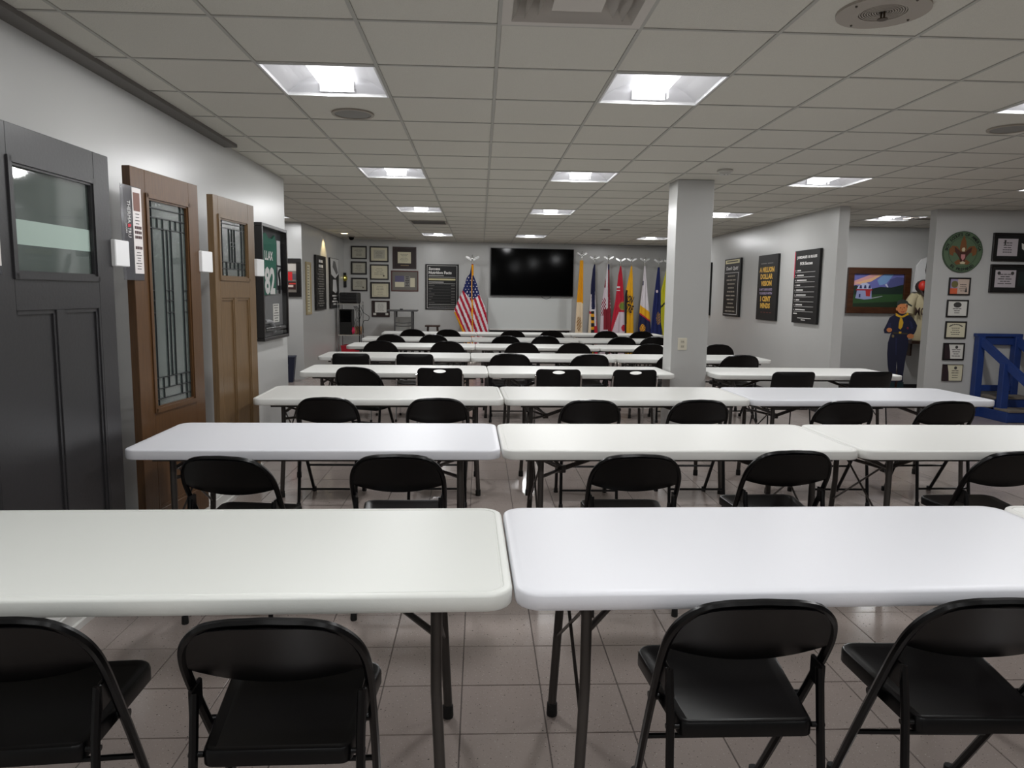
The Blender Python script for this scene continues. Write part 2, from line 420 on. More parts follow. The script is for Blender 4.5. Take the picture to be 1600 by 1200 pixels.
# ceiling devices
DG = mat('diffuser_paint', (196, 190, 182), .5)
t = thing('air_diffuser', 'square stepped air diffuser in the ceiling at the top centre', 'vent', (GX+(DIFF[0]+.5)*GT, GY+(DIFF[1]+.5)*GT, CEIL))
def ringbox(b, o, i, z0, z1):
    rs = [[(-o, -o, z0), (o, -o, z0), (o, o, z0), (-o, o, z0)], [(-i, -i, z1), (i, -i, z1), (i, i, z1), (-i, i, z1)]]; b.rings(rs, cap=False)
for o, i, z0, z1, n in ((.297, .255, -.002, -.002, 'frame'), (.255, .215, -.004, .07, 'louvre'), (.205, .165, -.012, .06, 'louvre'), (.155, .115, -.016, .055, 'louvre')):
    b = MB(); ringbox(b, o, i, z0, z1); ringbox(b, o-.003, i-.003, z0+.003, z1+.003); b.build(n, DG, t)
b = MB(); b.rings([[(-.1, -.1, -.012), (.1, -.1, -.012), (.1, .1, -.012), (-.1, .1, -.012)], [(-.03, -.03, .03), (.03, -.03, .03), (.03, .03, .03), (-.03, .03, .03)]]); b.build('core', DG, t)
MB().box(-.29, .29, -.29, .29, .085, .09).build('plenum', mat('plenum_dark', (50, 45, 42), .8), t)
def ring(b, r0, r1, z0, z1, seg=40, c=(0, 0)):
    P = lambda r, z: [(c[0]+r*math.cos(2*math.pi*k/seg), c[1]+r*math.sin(2*math.pi*k/seg), z) for k in range(seg)]
    b.rings([P(r0, z1), P(r0, z0), P(r1, z0), P(r1, z1)], cap=False)
SPK = mat('speaker_paint', (158, 150, 140), .6); SPD = mat('speaker_grille_dark', (84, 78, 72), .6)
sx, sy2 = GX+2.5*GT, GY-.5*GT
MB().bbox(GX+2*GT+.008, GX+3*GT-.008, GY-GT+.008, GY-.008, CEIL+.003, CEIL+.015, .003).build('ceiling_tile', CEILM, ceiling)
t = thing('ceiling_speaker', 'round ceiling speaker with concentric grille, top right of the picture', 'speaker', (1.60, 3.01, CEIL))
b = MB(); ring(b, .09, .175, -.008, .003); b.build('trim_ring', SPK, t, smooth=True)
b = MB(); b.lathe([(.001, -.001), (.092, -.001), (.092, .003), (.001, .003)], 32); b.build('backing', SPD, t)
b = MB()
for k in range(8): ring(b, .016+k*.0095, .021+k*.0095, -.006, -.001, 32)
b.build('grille', SPK, t)
b = MB(); b.tube([(0, -.012, -.001), (0, -.012, -.03), (0, .012, -.03), (0, .012, -.001)], .004, 6); b.lathe([(.001, -.034), (.02, -.034), (.02, -.031), (.001, -.031)], 12); b.build('bracket', mat('dull_brass', (70, 58, 44), .4, metal=.6), t)
for a in range(4): MB().ball((.15*math.cos(a*1.57+.4), .15*math.sin(a*1.57+.4), -.009), .006, 6).build('screw', SPD, t)
def rspk(x, y, r, label, name='ceiling_speaker', cat='speaker'):
    t = thing(name, label, cat, (x, y, CEIL))
    b = MB(); ring(b, r*.86, r, -.008, .002, 32); b.build('trim_ring', SPK, t)
    b = MB(); b.lathe([(.001, -.007), (r*.6, -.0065), (r*.87, -.004), (r*.87, .002), (.001, .002)], 32); b.build('grille', mat('grey_grille', (128, 126, 122), .6), t, smooth=True)
rspk(-.83, 4.93, .135, 'round flat ceiling speaker just behind the nearest left light')
rspk(3.53, 4.90, .135, 'round flat ceiling speaker beside the nearest light at the right edge')
rspk(2.17, 12.9, .10, 'small round ceiling disc near the television', 'sprinkler_cover', 'sprinkler')
p = onz((1133, 266), CEIL)
t = thing('smoke_detector', 'white round smoke detector on the ceiling beside the column', 'detector', p)
MB().lathe([(.001, -.045), (.045, -.042), (.055, -.02), (.07, -.016), (.07, 0), (.001, 0)], 24).build('body', mat('detector_white', (190, 188, 182), .5), t, smooth=True)
for x in (-.014, .016): MB().ball((x, -.028, -.037), .009, 8).build('sensor', RUBBER, t)
def vent(i, j, label, x=None, y=None, wx=.56, wy=.56):
    t = thing('ceiling_vent', label, 'vent', (GX+(i+.5)*GT if x is None else x, GY+(j+.5)*GT if y is None else y, CEIL))
    b = MB(); hx, hy = wx/2, wy/2
    for s in (-1, 1): b.box(s*hx-.012, s*hx+.012, -hy, hy, -.008, .01); b.box(-hx, hx, s*hy-.012, s*hy+.012, -.008, .01)
    b.build('frame', SPK, t)
    n = max(3, int(wy/.06))
    for k in range(n):
        yy = -hy+(k+.5)*wy/n
        MB().add([(-hx, yy-.018, .02), (hx, yy-.018, .02), (hx, yy+.012, -.004), (-hx, yy+.012, -.004), (-hx, yy-.018, .023), (hx, yy-.018, .023), (hx, yy+.012, -.001), (-hx, yy+.012, -.001)],
                 [(0, 1, 2, 3), (7, 6, 5, 4), (0, 4, 5, 1), (2, 6, 7, 3)]).build('slat', mat('vent_slat', (92, 88, 84), .5), t)
    MB().box(-hx, hx, -hy, hy, .05, .055).build('backing', mat('vent_dark', (20, 19, 18), .8), t)
vent(-2, 14, 'dark slatted ceiling vent before the farthest left light')
vent(5, 14, 'dark slatted ceiling vent just right of the column top')
vent(0, 0, 'dark slatted ceiling vent in the alcove beside the certificate wall', 6.3, 10.3, .5, .2)
vent(0, 0, 'long narrow slot vent at the back left of the ceiling', -2.35, 15.75, 1.1, .09)
p = onz((549, 369), CEIL)
t = thing('dome_camera', 'small black dome camera at the back left of the ceiling', 'camera', p)
MB().lathe([(.001, -.02), (.07, -.02), (.075, 0), (.001, 0)], 20).build('base', SPK, t, smooth=True)
MB().lathe([(.001, -.085), (.03, -.078), (.05, -.055), (.056, -.02), (.001, -.02)], 20).build('dome', GLASSB, t, smooth=True)
p = onz((538, 364.5), CEIL)
t = thing('recessed_spotlight', 'small round recessed spotlight at the back left of the ceiling', 'light', p)
b = MB(); ring(b, .07, .09, -.006, .002, 24); b.build('trim_ring', RIM, t)
MB().lathe([(.001, -.003), (.07, -.003), (.07, .001), (.001, .001)], 20).build('lamp', emis('warm_lamp', (1, .8, .5), 6), t)
sl = bpy.data.lights.new('spotlight', 'SPOT'); sl.energy = 22; sl.color = (1, .78, .38); sl.spot_size = R_(75); sl.spot_blend = .5; sl.shadow_soft_size = .03
so = bpy.data.objects.new('spotlight_beam', sl); C.objects.link(so); so.parent = t; so.location = (-.16, -.42, -.02)
so.rotation_euler = Vector((-.22, 0, -1)).to_track_quat('-Z', 'Y').to_euler()

# ------------------------------------------------------------------ folding tables
TH = .737
def rrect(L, D, r, n=5):
    pts = []
    for cx, cy_, a0 in ((L/2-r, D/2-r, 0), (-L/2+r, D/2-r, 90), (-L/2+r, -D/2+r, 180), (L/2-r, -D/2+r, 270)):
        for k in range(n+1):
            a = R_(a0+90*k/n); pts.append((cx+r*math.cos(a), cy_+r*math.sin(a)))
    return pts
def top_mesh(L, m, groove, D=.762, rc=.07):
    prof = [(.012, -.048), (.003, -.045), (0, -.038), (0, -.008), (.002, -.003), (.007, 0)]
    prof += [(.022, 0), (.024, -.0022), (.027, -.0022), (.029, -.0004)] if groove else [(.03, .0004)]
    b = MB(); rs = [[(x, y, TH+z) for x, y in rrect(L-2*o, D-2*o, rc-o)] for o, z in prof]; b.rings(rs)
    return b.mesh('tabletop', m, smooth=True)
def leg_end(s):      # s = -1 left end, +1 right end; local coordinates about the table end
    out = []
    for f in (-1, 1):
        x = s*-.0; y = f*.27
        b = MB(); b.tube([(x, y, TH-.05), (x, y, .42), (x+s*.004, y+f*.006, .34), (x+s*.018, y+f*.02, .05), (x+s*.018, y+f*.02, .02)], .0155, 10)
        fb = MB(); fb.lathe([(.0185, .0), (.0195, .006), (.0185, .045), (.016, .047)], 12, (x+s*.018, y+f*.02, 0))
        out.append(('leg', b, fb))
    return out
LEGS = {}
for s in (-1, 1):
    LEGS[s] = [(b.mesh('leg', LEGM, True), fb.mesh('foot_cap', RUBBER, True)) for _, b, fb in leg_end(s)]
def cross_mesh(s):
    b = MB(); b.tube([(0, -.27, .62), (0, .27, .62)], .011, 8); b.tube([(0, -.27, .655), (s*.006, .28, .30)], .0055, 6); b.tube([(0, .27, .655), (s*.006, -.28, .30)], .0055, 6)
    return b.mesh('cross_bar', LEGM, True)
def brace_mesh(s):
    b = MB(); hx = -s*.14; hz = .555
    for y in (-.26, .26): b.tube([(0, y, .675), (hx, 0, hz+.01)], .008, 6); b.tube([(s*.0, y, .575), (hx, 0, hz)], .0095, 8)
    b.bbox(hx-.022, hx+.022, -.018, .018, hz-.018, hz+.02, .003); b.tube([(hx, 0, hz), (-s*.50, 0, TH-.055)], .0135, 8)
    return b.mesh('brace', LEGM, True)
CROSS = {s: cross_mesh(s) for s in (-1, 1)}; BRACE = {s: brace_mesh(s) for s in (-1, 1)}
def lk(name, me, parent, loc=(0, 0, 0)):
    o = bpy.data.objects.new(name, me); C.objects.link(o); o.parent = parent; o.location = loc; return o
def table(fl, fr, m, groove, label, group, inset=.20):
    fl = Vector(fl); fr = Vector(fr); d = fr-fl; L = d.length; a = math.atan2(d.y, d.x); n = Vector((-math.sin(a), math.cos(a)))
    c = (fl+fr)/2+n*.381
    t = thing('folding_table', label, 'table', (c.x, c.y, 0), a, group)
    lk('tabletop', top_mesh(L, m, groove), t)
    for s in (-1, 1):
        x = s*(L/2-inset)
        for lm, fm in LEGS[s]:
            g_ = lk('leg', lm, t, (x, 0, 0)); lk('foot_cap', fm, g_)
        lk('cross_bar', CROSS[s], t, (x, 0, 0)); lk('brace', BRACE[s], t, (x, 0, 0))
    b = MB()
    for y in (-.30, .30): b.box(-L/2+.12, L/2-.12, y-.012, y+.012, TH-.068, TH-.049)
    b.build('side_rail', LEGM, t)
    return t
GRP = ['front', 'second', 'third', 'fourth', 'fifth', 'sixth', 'seventh', 'eighth']
T_ = [ # row, left front, right front, material, groove, place
 (0, (-1.735, 1.735), (.092, 1.742), TOPG, True, 'left'), (0, (.100, 1.772), (1.93, 1.788), TOPC, False, 'middle'), (0, (1.937, 1.80), (3.766, 1.83), TOPW, True, 'right'),
 (1, (-1.693, 3.45), (.108, 3.484), TOPC, False, 'left'), (1, (.116, 3.475), (1.925, 3.495), TOPW, True, 'middle'), (1, (1.933, 3.47), (3.76, 3.53), TOPW, True, 'right'),
 (2, (-1.609, 5.16), (.182, 5.215), TOPW, True, 'left'), (2, (.190, 5.21), (2.03, 5.27), TOPW, True, 'middle'), (2, (2.036, 5.25), (3.962, 5.34), TOPC, False, 'right'),
 (3, (-1.712, 6.93), (.086, 7.01), TOPW, False, 'left'), (3, (.095, 6.99), (1.92, 7.06), TOPW, False, 'middle'), (3, (2.33, 6.93), (4.245, 7.06), TOPW, False, 'right'),
 (4, (-1.908, 8.62), (-.110, 8.74), TOPW, False, 'left'), (4, (-.098, 8.58), (1.66, 8.70), TOPW, False, 'middle'), (4, (1.67, 8.60), (3.58, 8.73), TOPW, False, 'right'),
 (5, (-1.905, 10.45), (-.07, 10.60), TOPW, False, 'left'), (5, (-.058, 10.38), (1.745, 10.52), TOPW, False, 'middle'), (5, (1.755, 10.33), (3.65, 10.48), TOPW, False, 'right'),
 (6, (-1.95, 12.10), (-.14, 12.26), TOPW, False, 'left'), (6, (-.128, 12.05), (1.68, 12.22), TOPW, False, 'middle'), (6, (1.69, 12.1), (3.52, 12.25), TOPW, False, 'right'),
 (7, (-1.856, 13.85), (-.057, 14.02), TOPW, False, 'left'), (7, (-.05, 13.85), (1.77, 14.02), TOPW, False, 'middle'), (7, (1.78, 13.98), (3.6, 14.1), TOPW, False, 'right')]
looks = {TOPG.name: 'greenish-white folding table with inset top line', TOPC.name: 'plain cool-white folding table', TOPW.name: 'warm-white folding table'}
for row in range(8):
    idx = [k for k, r in enumerate(T_) if r[0] == row]; p = Vector(T_[idx[0]][1]); u = (Vector(T_[idx[-1]][2])-p).normalized()
    for k in idx:
        r = T_[k]; a = p+u*((Vector(r[1])-p).dot(u)); b = p+u*((Vector(r[2])-p).dot(u))
        if k > idx[0] and (a-Vector(T_[k-1][2])).length < .06: a = Vector(T_[k-1][2])+u*.007
        T_[k] = (row, tuple(a), tuple(b))+r[3:]
for row, a, b, m, gr, pl_ in T_:
    table(a, b, m, gr, f'{looks[m.name]}, {pl_} in the {GRP[row]} row'+(' nearest the camera' if row == 0 else ''), f'white folding tables of the {GRP[row]} row')

# ------------------------------------------------------------------ chairs
def spline(pts, n=6, closed=False):
    P = [Vector(p) for p in pts]; out = []; N = len(P)
    for i in range(N if closed else N-1):
        p0 = P[(i-1) % N] if (closed or i) else P[0]*2-P[1]; p1 = P[i]; p2 = P[(i+1) % N]; p3 = P[(i+2) % N] if (closed or i < N-2) else P[-1]*2-P[-2]
        for k in range(n):
            t = k/n; out.append(.5*((2*p1)+(-p0+p2)*t+(2*p0-5*p1+4*p2-p3)*t*t+(-p0+3*p1-3*p2+p3)*t*t*t))
    if not closed: out.append(P[-1])
    return out
def fold_chair(dome, kx=.975, kz=.99):
    t = thing('folding_chair', '', 'chair')
    yy = lambda z: .20-.45*(z/.775)                    # slope of the hoop
    if dome:
        up = [(.205, 0), (.222, .30), (.232, .50), (.232, .585)]; arc = [(.222, .65), (.19, .71), (.13, .757), (.06, .775)]
    else:
        up = [(.205, 0), (.222, .30), (.230, .50), (.232, .60)]; arc = [(.226, .665), (.203, .718), (.158, .757), (.10, .771), (.05, .774)]
    up = [(x*.93, z) for x, z in up]; arc = [(x*.93, z) for x, z in arc]; half = up+arc
    pts = [(-x, yy(z), z) for x, z in half]+[(0, yy(.776), .776)]+[(x, yy(z), z) for x, z in half[::-1]]
    b = MB(); b.tube(spline(pts, 4), .0125, 8); b.build('back_frame', BLK, t, True)
    # backrest panel : fills the hoop top, lower edge bowed
    b = MB(); rows = []; hoop = [(x, z) for x, _, z in spline([(x, 0, z) for x, z in up[-1:]+arc+[(0, .775)]], 3)]
    N = 16; top = []
    def ztop(x):
        x = abs(x); best = .60
        for (xa, za), (xb, zb) in zip(hoop, hoop[1:]):
            if min(xa, xb) <= x <= max(xa, xb): best = max(best, za+(zb-za)*((x-xa)/(xb-xa) if xb != xa else 0))
        return best
    for thick in (0, 1):
        for k in range(N+1):
            x = -.209+.418*k/N; zb = .585+.035*(abs(x)/.209)**2; zt = max(zb+.004, ztop(x)-.004)
            col = []
            for j in range(6):
                z = zb+(zt-zb)*j/5; c_ = .020*(1-(x/.209)**2)
                col.append((x, yy(z)-c_*.9-.002-thick*.006+(.008 if j == 0 else 0), z))
            rows.append(col)
    b.v = [p for r in rows for p in r]; n6 = 6; K = N+1
    for s_ in (0, 1):
        for k in range(N):
            for j in range(5):
                q = (s_*K+k)*n6+j; f = (q, q+n6, q+n6+1, q+1); b.f.append(f if s_ else f[::-1])
    for k in range(N):
        for j in (0, 5):
            q = k*n6+j; b.f.append((q, q+n6, q+n6+K*n6, q+K*n6))
    b.m = [0]*len(b.f); b.build('backrest', BLK, t, True)
    # seat: trapezoid, lip turned down
    def ring_(o, z):
        pts = []
        for cx, cy_, a0, r in ((.210, .20, 0, .055), (-.210, .20, 90, .055), (-.178, -.195, 180, .03), (.178, -.195, 270, .03)):
            sx_ = 1 if cx > 0 else -1; sy_ = 1 if cy_ > 0 else -1
            for k in range(6):
                a = R_(a0+90*k/5); pts.append((cx-sx_*r+(r-o)*math.cos(a), cy_-sy_*r+(r-o)*math.sin(a), z+(.012 if cy_ > 0 else 0)))
        return pts
    b = MB(); b.rings([ring_(.006, .396), ring_(0, .396), ring_(0, .427), ring_(.004, .434), ring_(.012, .435), ring_(.028, .429)])
    b.build('seat', BLK, t, True)
    for s_ in (-1, 1):
        b = MB(); b.tube([(s_*.200, -.155, .56), (s_*.198, -.178, .44), (s_*.203, -.235, .03), (s_*.203, -.238, .012)], .0115, 8); g_ = b.build('leg', BLK, t, True)
        MB().lathe([(.0145, 0), (.016, .004), (.0145, .035), (.0115, .036)], 10, (s_*.203, -.238, 0)).build('foot_cap', RUBBER, g_, True)
        b = MB(); b.lathe([(.016, 0), (.0175, .005), (.016, .035), (.012, .036)], 10, (s_*.191, .2, 0)).build('foot_cap', RUBBER, t, True)
        b = MB(); b.bbox(s_*.206-.006, s_*.206+.006, -.165, -.10, .50, .57, .003); b.build('hinge', BLK, t, True)
        MB().cyl((s_*.185, -.03, .415), (s_*.22, -.03, .415), .012).build('pivot', BLK, t, True); MB().cyl((s_*.175, -.178, .418), (s_*.21, -.178, .418), .007).build('pivot', BLK, t, True)
    b = MB(); b.tube([(-.2, yy(.235), .235), (.2, yy(.235), .235)], .008, 8); b.build('stretcher', BLK, t, True)
    b = MB(); b.tube([(-.2, -.222, .13), (.2, -.222, .13)], .008, 8); b.build('stretcher', BLK, t, True)
    seen = set()
    for o in kids(t)+[g_ for c_ in kids(t) for g_ in kids(c_)]:
        if o.data in seen: continue
        seen.add(o.data); o.data.transform(Matrix.Diagonal((kx, 1, kz, 1)))
    return t
def shell_chair(hole, sled):
    t = thing('stacking_chair', '', 'chair')
    N, M_ = 16, 9
    def back(x, z):    # z .44 .. .80
        u = (z-.44)/.36; return (x, -.20-.10*u+.03*(abs(x)/.21)**2, z)
    b = MB(); W = .212; cr = .045
    # back outline in (x, z) with rounded corners
    out = []
    for cx, cz_, a0 in ((W-cr, .80-cr, 0), (-W+cr, .80-cr, 90), (-W+.02, .60, 180), (W-.02, .60, 270)):
        r = cr if cz_ > .7 else .02
        for k in range(6): a = R_(a0+90*k/5); out.append((cx+r*math.cos(a), cz_+r*math.sin(a)))
    n = len(out)
    if hole:
        dn = []
        for (xa, za), (xb, zb) in zip(out, out[1:]+out[:1]):
            m_ = max(1, int(math.hypot(xb-xa, zb-za)/.02))
            for q_ in range(m_): dn.append((xa+(xb-xa)*q_/m_, za+(zb-za)*q_/m_))
        out = dn; n = len(out)
        inn = [(.058*math.cos(2*math.pi*k/n+R_(6)), .776+.013*math.sin(2*math.pi*k/n+R_(6))) for k in range(n)]
        rs = []
        # align inner points by angle as seen from the hole centre
        inn = [(.058*math.cos(a), .770+.017*math.sin(a)) for a in [math.atan2((z-.770)*3.2, x) for x, z in out]]
        F = lambda pts, d: [(lambda q: (q[0], q[1]+d, q[2]))(back(x, z)) for x, z in pts]
        mid = [((x+3*a)/4, (z+3*c_)/4) for (x, z), (a, c_) in zip(inn, out)]
        b.rings([F(inn, -.004), F(mid, -.004), F(out, -.001), F(out, .006), F(mid, .009), F(inn, .009), F(inn, -.004)], cap=False)
    else:
        F = lambda pts, d: [(lambda q: (q[0], q[1]+d, q[2]))(back(x, z)) for x, z in pts]
        sh = lambda k: [(x*k, .70+(z-.70)*k) for x, z in out]
        b.rings([F(sh(.5), -.004), F(sh(.95), -.004), F(out, 0), F(out, .007), F(sh(.95), .010), F(sh(.5), .010)])
    b.build('backrest', BLKP, t, True)
    def sr(o, z):
        return [(x, y, z+.012*(abs(x)/.22)**2+(-.02 if y > .18 else 0)) for x, y in rrect(.44-2*o, .43-2*o, .07-o, 5)]
    b = MB(); b.rings([sr(.03, .425), sr(.004, .432), sr(0, .440), sr(.004, .447), sr(.05, .440)]); b.build('seat', BLKP, t, True)
    wm = mat('dark_wire', (40, 40, 42), .3, metal=.8) if sled else CHROME; r = .0065 if sled else .0095
    for s_ in (-1, 1):
        b = MB(); x = s_*.215
        if sled: b.tube(spline([(x*.95, -.215, .62), (x, -.19, .45), (x*.98, -.20, .40), (x*1.05, -.235, .02), (x*1.05, -.2, .009), (x*1.05, .2, .009), (x*1.05, .225, .03), (x*.9, .15, .41)], 4), r, 6)
        else:
            b.tube(spline([(x, -.275, .74), (x*1.0, -.235, .55), (x*1.0, -.20, .43), (x*1.03, -.25, .02)], 4), r, 8)
        b.build('leg', wm, t, True)
        if not sled:
            b = MB(); b.tube([(x, -.2, .425), (x, .17, .42), (x*1.03, .21, .38), (x*1.03, .22, .02)], r, 8); b.build('leg', wm, t, True)
            for y in (-.25, .22): MB().lathe([(.012, 0), (.014, .004), (.012, .03), (.009, .031)], 8, (x*1.03, y, 0)).build('foot_cap', RUBBER, t)
    b = MB(); b.tube([(-.21, .10, .42), (.21, .10, .42)], r, 6); b.tube([(-.21, -.15, .42), (.21, -.15, .42)], r, 6)
    if sled: b.tube([(-.225, .1, .009), (.225, .1, .009)], r, 6)
    b.build('under_frame', wm, t, True)
    return t
KIND = {'F': lambda: fold_chair(False), 'G': lambda: fold_chair(False, 1.10, 1.035), 'D': lambda: fold_chair(True, 1.13, 1.045), 'H': lambda: shell_chair(True, False), 'P': lambda: shell_chair(False, False), 'W': lambda: shell_chair(False, True)}
LOOK = {'F': 'black metal folding chair', 'G': 'wide-backed black folding chair', 'D': 'dome-backed black folding chair', 'H': 'black plastic chair with oval handle hole', 'P': 'square-backed black chair with chrome tubes', 'W': 'square-backed black chair on wire base'}
GR = {'F': 'black folding chairs', 'G': 'wide-backed folding chairs', 'D': 'black dome-backed chairs', 'H': 'handle-hole chairs', 'P': 'square-backed chrome chairs', 'W': 'wire-based chairs'}
protos = {}
TOPOFF = {'F': .25, 'G': .25, 'D': .25, 'H': .30, 'P': .30, 'W': .30}
CH = [ # row, kind, x, y of the chair back top, turn
 (0, 'F', -1.085, 1.56, 5), (0, 'F', -.466, 1.55, 1), (0, 'F', .682, 1.635, 0), (0, 'F', 1.292, 1.635, -2),
 (1, 'F', -1.12, 3.155, -7), (1, 'F', -.369, 3.206, 0), (1, 'F', .728, 3.225, 0), (1, 'F', 1.495, 3.32, 2), (1, 'F', 2.60, 3.32, 2),
 (2, 'F', -1.05, 4.98, 0), (2, 'F', -.292, 4.99, 0), (2, 'F', .775, 4.949, 0), (2, 'F', 1.555, 4.99, 0), (2, 'F', 2.607, 4.992, 0), (2, 'F', 3.385, 5.02, 2),
 (3, 'G', -1.14, 6.70, -22), (3, 'H', -.372, 6.80, 0), (3, 'H', .745, 6.78, 0), (3, 'H', 1.48, 6.80, 3), (3, 'W', 2.99, 6.73, 3), (3, 'W', 3.80, 6.82, 4),
 (4, 'P', -1.47, 8.42, 0), (4, 'P', -.745, 8.45, 0), (4, 'G', .354, 8.48, 0), (4, 'G', 1.30, 8.48, 12), (4, 'G', 2.33, 8.53, 0), (4, 'G', 3.12, 8.6, 4),
 (5, 'D', -1.40, 10.38, 0), (5, 'D', -.46, 10.44, 0), (5, 'D', .60, 10.34, 0), (5, 'D', 1.35, 10.38, 0), (5, 'D', 2.42, 10.28, 0), (5, 'D', 3.42, 10.35, 0),
 (6, 'D', -1.46, 12.04, 0), (6, 'D', -.76, 12.10, 0), (6, 'D', .43, 12.0, 0), (6, 'D', 1.09, 12.08, 0), (6, 'D', 2.36, 12.04, 0), (6, 'D', 2.92, 12.12, 0),
 (7, 'D', -1.26, 13.8, 0), (7, 'D', -.6, 13.86, 0), (7, 'D', .62, 13.8, 0), (7, 'D', 1.37, 13.9, 0), (7, 'D', 2.42, 13.92, 0), (7, 'D', 3.12, 13.98, 0)]
cnt = {}
ORD = ['leftmost', 'second from left', 'third from left', 'fourth from left', 'fifth from left', 'rightmost']
for row, k, x, y, a in CH:
    n = cnt.get(row, 0); cnt[row] = n+1
    total = sum(1 for c_ in CH if c_[0] == row)
    pos = 'rightmost' if n == total-1 else ORD[n]
    lab = f'{LOOK[k]}, {pos} in the {GRP[row]} row'+(' nearest the camera' if row == 0 else '')
    y -= .07*(row >= 4); ra = R_(a); off = TOPOFF[k]; loc = (x-off*math.sin(ra), y+off*math.cos(ra), 0)
    if k not in protos:
        t = KIND[k](); protos[k] = t; t.location = loc; t.rotation_euler = (0, 0, ra); t['label'] = lab
    else: t = dup(protos[k], loc, ra, lab)
    t['group'] = f'{GR[k]} in the {GRP[row]} row'

# ------------------------------------------------------------------ display doors on the left wall
def door(name_label, p0, p1, kind):
    p0 = Vector(p0); p1 = Vector(p1); d = p1-p0; L = d.length; a = math.atan2(d.y, d.x); Z = .10; Ht = 2.03
    m, rail = {1: (W_DOOR0, 0), 2: (W_RED, 0), 3: (W_TAN, 0)}[kind]
    t = thing('display_door', name_label, 'door', (p0.x, p0.y, Z), a)
    T = .044; K = L
    # outlines of openings, local x and height above the plinth
    if kind == 1: lx0, lx1, gz0, gz1 = .16, K-.135, 1.43, 1.90; px = [(.155, K*.5-.03), (K*.5+.03, K-.15)]; pz = (.17, 1.30)
    if kind == 2: lx0, lx1, gz0, gz1 = .135, K-.115, .71, 1.905; px = [(.15, K-.13)]; pz = (.15, .50)
    if kind == 3: lx0, lx1, gz0, gz1 = .068, K-.115, 1.465, 1.905; px = [(.09, K*.46-.02), (K*.46+.03, K-.115)]; pz = (.17, 1.34)
    def pc(n, x0, x1, z0, z1, y0=0, y1=T, mm=None, b=.002): return MB().bbox(x0, x1, y0, y1, z0, z1, b).build(n, mm or m, t)
    sl_, sr_ = px[0][0], K-px[-1][1]
    sl_ = min(sl_, lx0); 
    pc('stile', 0, lx0, 0, Ht); pc('stile', lx1, K, 0, Ht)
    pc('rail', lx0, lx1, gz1, Ht); pc('rail', lx0, lx1, pz[1], gz0); pc('rail', lx0, lx1, 0, pz[0])
    x = lx0
    for i, (a_, b_) in enumerate(px):
        a2 = max(a_, lx0); b2 = min(b_, lx1)
        if i: pc('mullion', px[i-1][1], a_, pz[0], pz[1])
        pc('panel', a2-.001, b2+.001, pz[0]-.001, pz[1]+.001, .014, .034)
        f = MB(); w_ = .016
        for (u0, u1, v0, v1) in ((a2, a2+w_, pz[0], pz[1]), (b2-w_, b2, pz[0], pz[1]), (a2, b2, pz[1]-w_, pz[1]), (a2, b2, pz[0], pz[0]+w_)): f.box(u0, u1, .006, .016, v0, v1)
        f.build('panel_moulding', m, t)
        if a2 > lx0+.002 and i == 0: pc('stile_fill', lx0, a2, pz[0], pz[1])
        if b2 < lx1-.002 and i == len(px)-1: pc('stile_fill', b2, lx1, pz[0], pz[1])
    # glazing
    f = MB(); w_ = .024
    for y0, y1, ww in ((-.008, .008, w_), (.0, .014, w_+.01)):
        for (u0, u1, v0, v1) in ((lx0-.004, lx0+ww-.004, gz0-.004, gz1+.004), (lx1-ww+.004, lx1+.004, gz0-.004, gz1+.004), (lx0, lx1, gz1-ww+.004, gz1+.004), (lx0, lx1, gz0-.004, gz0+ww-.004)): f.box(u0, u1, y0, y1, v0, v1)
    f.build('glazing_bead', m, t)
    gm = mat('clear_door_glass', (112, 124, 119), .04, alpha=.42, spec=.9) if kind == 1 else mat('textured_glass', (98, 108, 105), .05, alpha=.5, bump=.25, bscale=90, spec=.8)
    plate('glass', gm, t, lx0, lx1, gz0, gz1, .018, .024)
    if kind != 1:
        cm = mat('lead_came', (52, 54, 56), .4, metal=.6); g_ = MB(); W_ = lx1-lx0-.05; X0 = lx0+.025; H_ = gz1-gz0-.05; Z0 = gz0+.025
        def vl(u, v0, v1): g_.box(X0+u*W_-.0025, X0+u*W_+.0025, .012, .026, Z0+v0*H_, Z0+v1*H_)
        def hl(v, u0, u1): g_.box(X0+u0*W_, X0+u1*W_, .012, .026, Z0+v*H_-.0025, Z0+v*H_+.0025)
        if kind == 2:
            for u in (.12, .88): vl(u, 0, 1)
            for v in (.035, .085, .14, .87, .92, .965): hl(v, 0, 1)
            for u in (.26, .40, .6, .74): vl(u, .085, .14); vl(u, .87, .92); vl(u, .035, .085) if u in (.26, .74) else None
            for u in (.40, .5, .6): vl(u, .14, .87)
            for v in (.46, .52, .57): hl(v, 0, .12); hl(v, .40, .60); hl(v, .88, 1)
        else:
            for u in (.13, .87): vl(u, 0, 1)
            for v in (.14, .26, .86, .94): hl(v, 0, 1)
            for u in (.28, .42, .58, .72): vl(u, .14, .26); vl(u, 0, .14) if u in (.28, .72) else None
            for u in (.40, .5, .6): vl(u, .26, .86)
            hl(.55, .40, .60); hl(.62, .40, .60)
        g_.build('leading', cm, t)
    else:
        # sandblasted band in the pane
        plate('frosted_band', mat('frosted_glass', (176, 196, 186), .5, alpha=.85), t, lx0+.015, lx1-.03, gz0+.135, gz0+.235, .0165, .018)
    h = .13; zc = 1.57
    b = MB(); b.bbox(K-.012, K+.125, -.022, .012, zc-h/2, zc+h/2, .004); b.build('handle_cover', mat('bright_white_plastic', (232, 232, 232), .4), t, label='square white plastic cover')
    b = MB(); b.box(K+.0, K+.03, .012, .18, zc-.02, zc+.02); b.build('wall_bracket', CHROME, t)
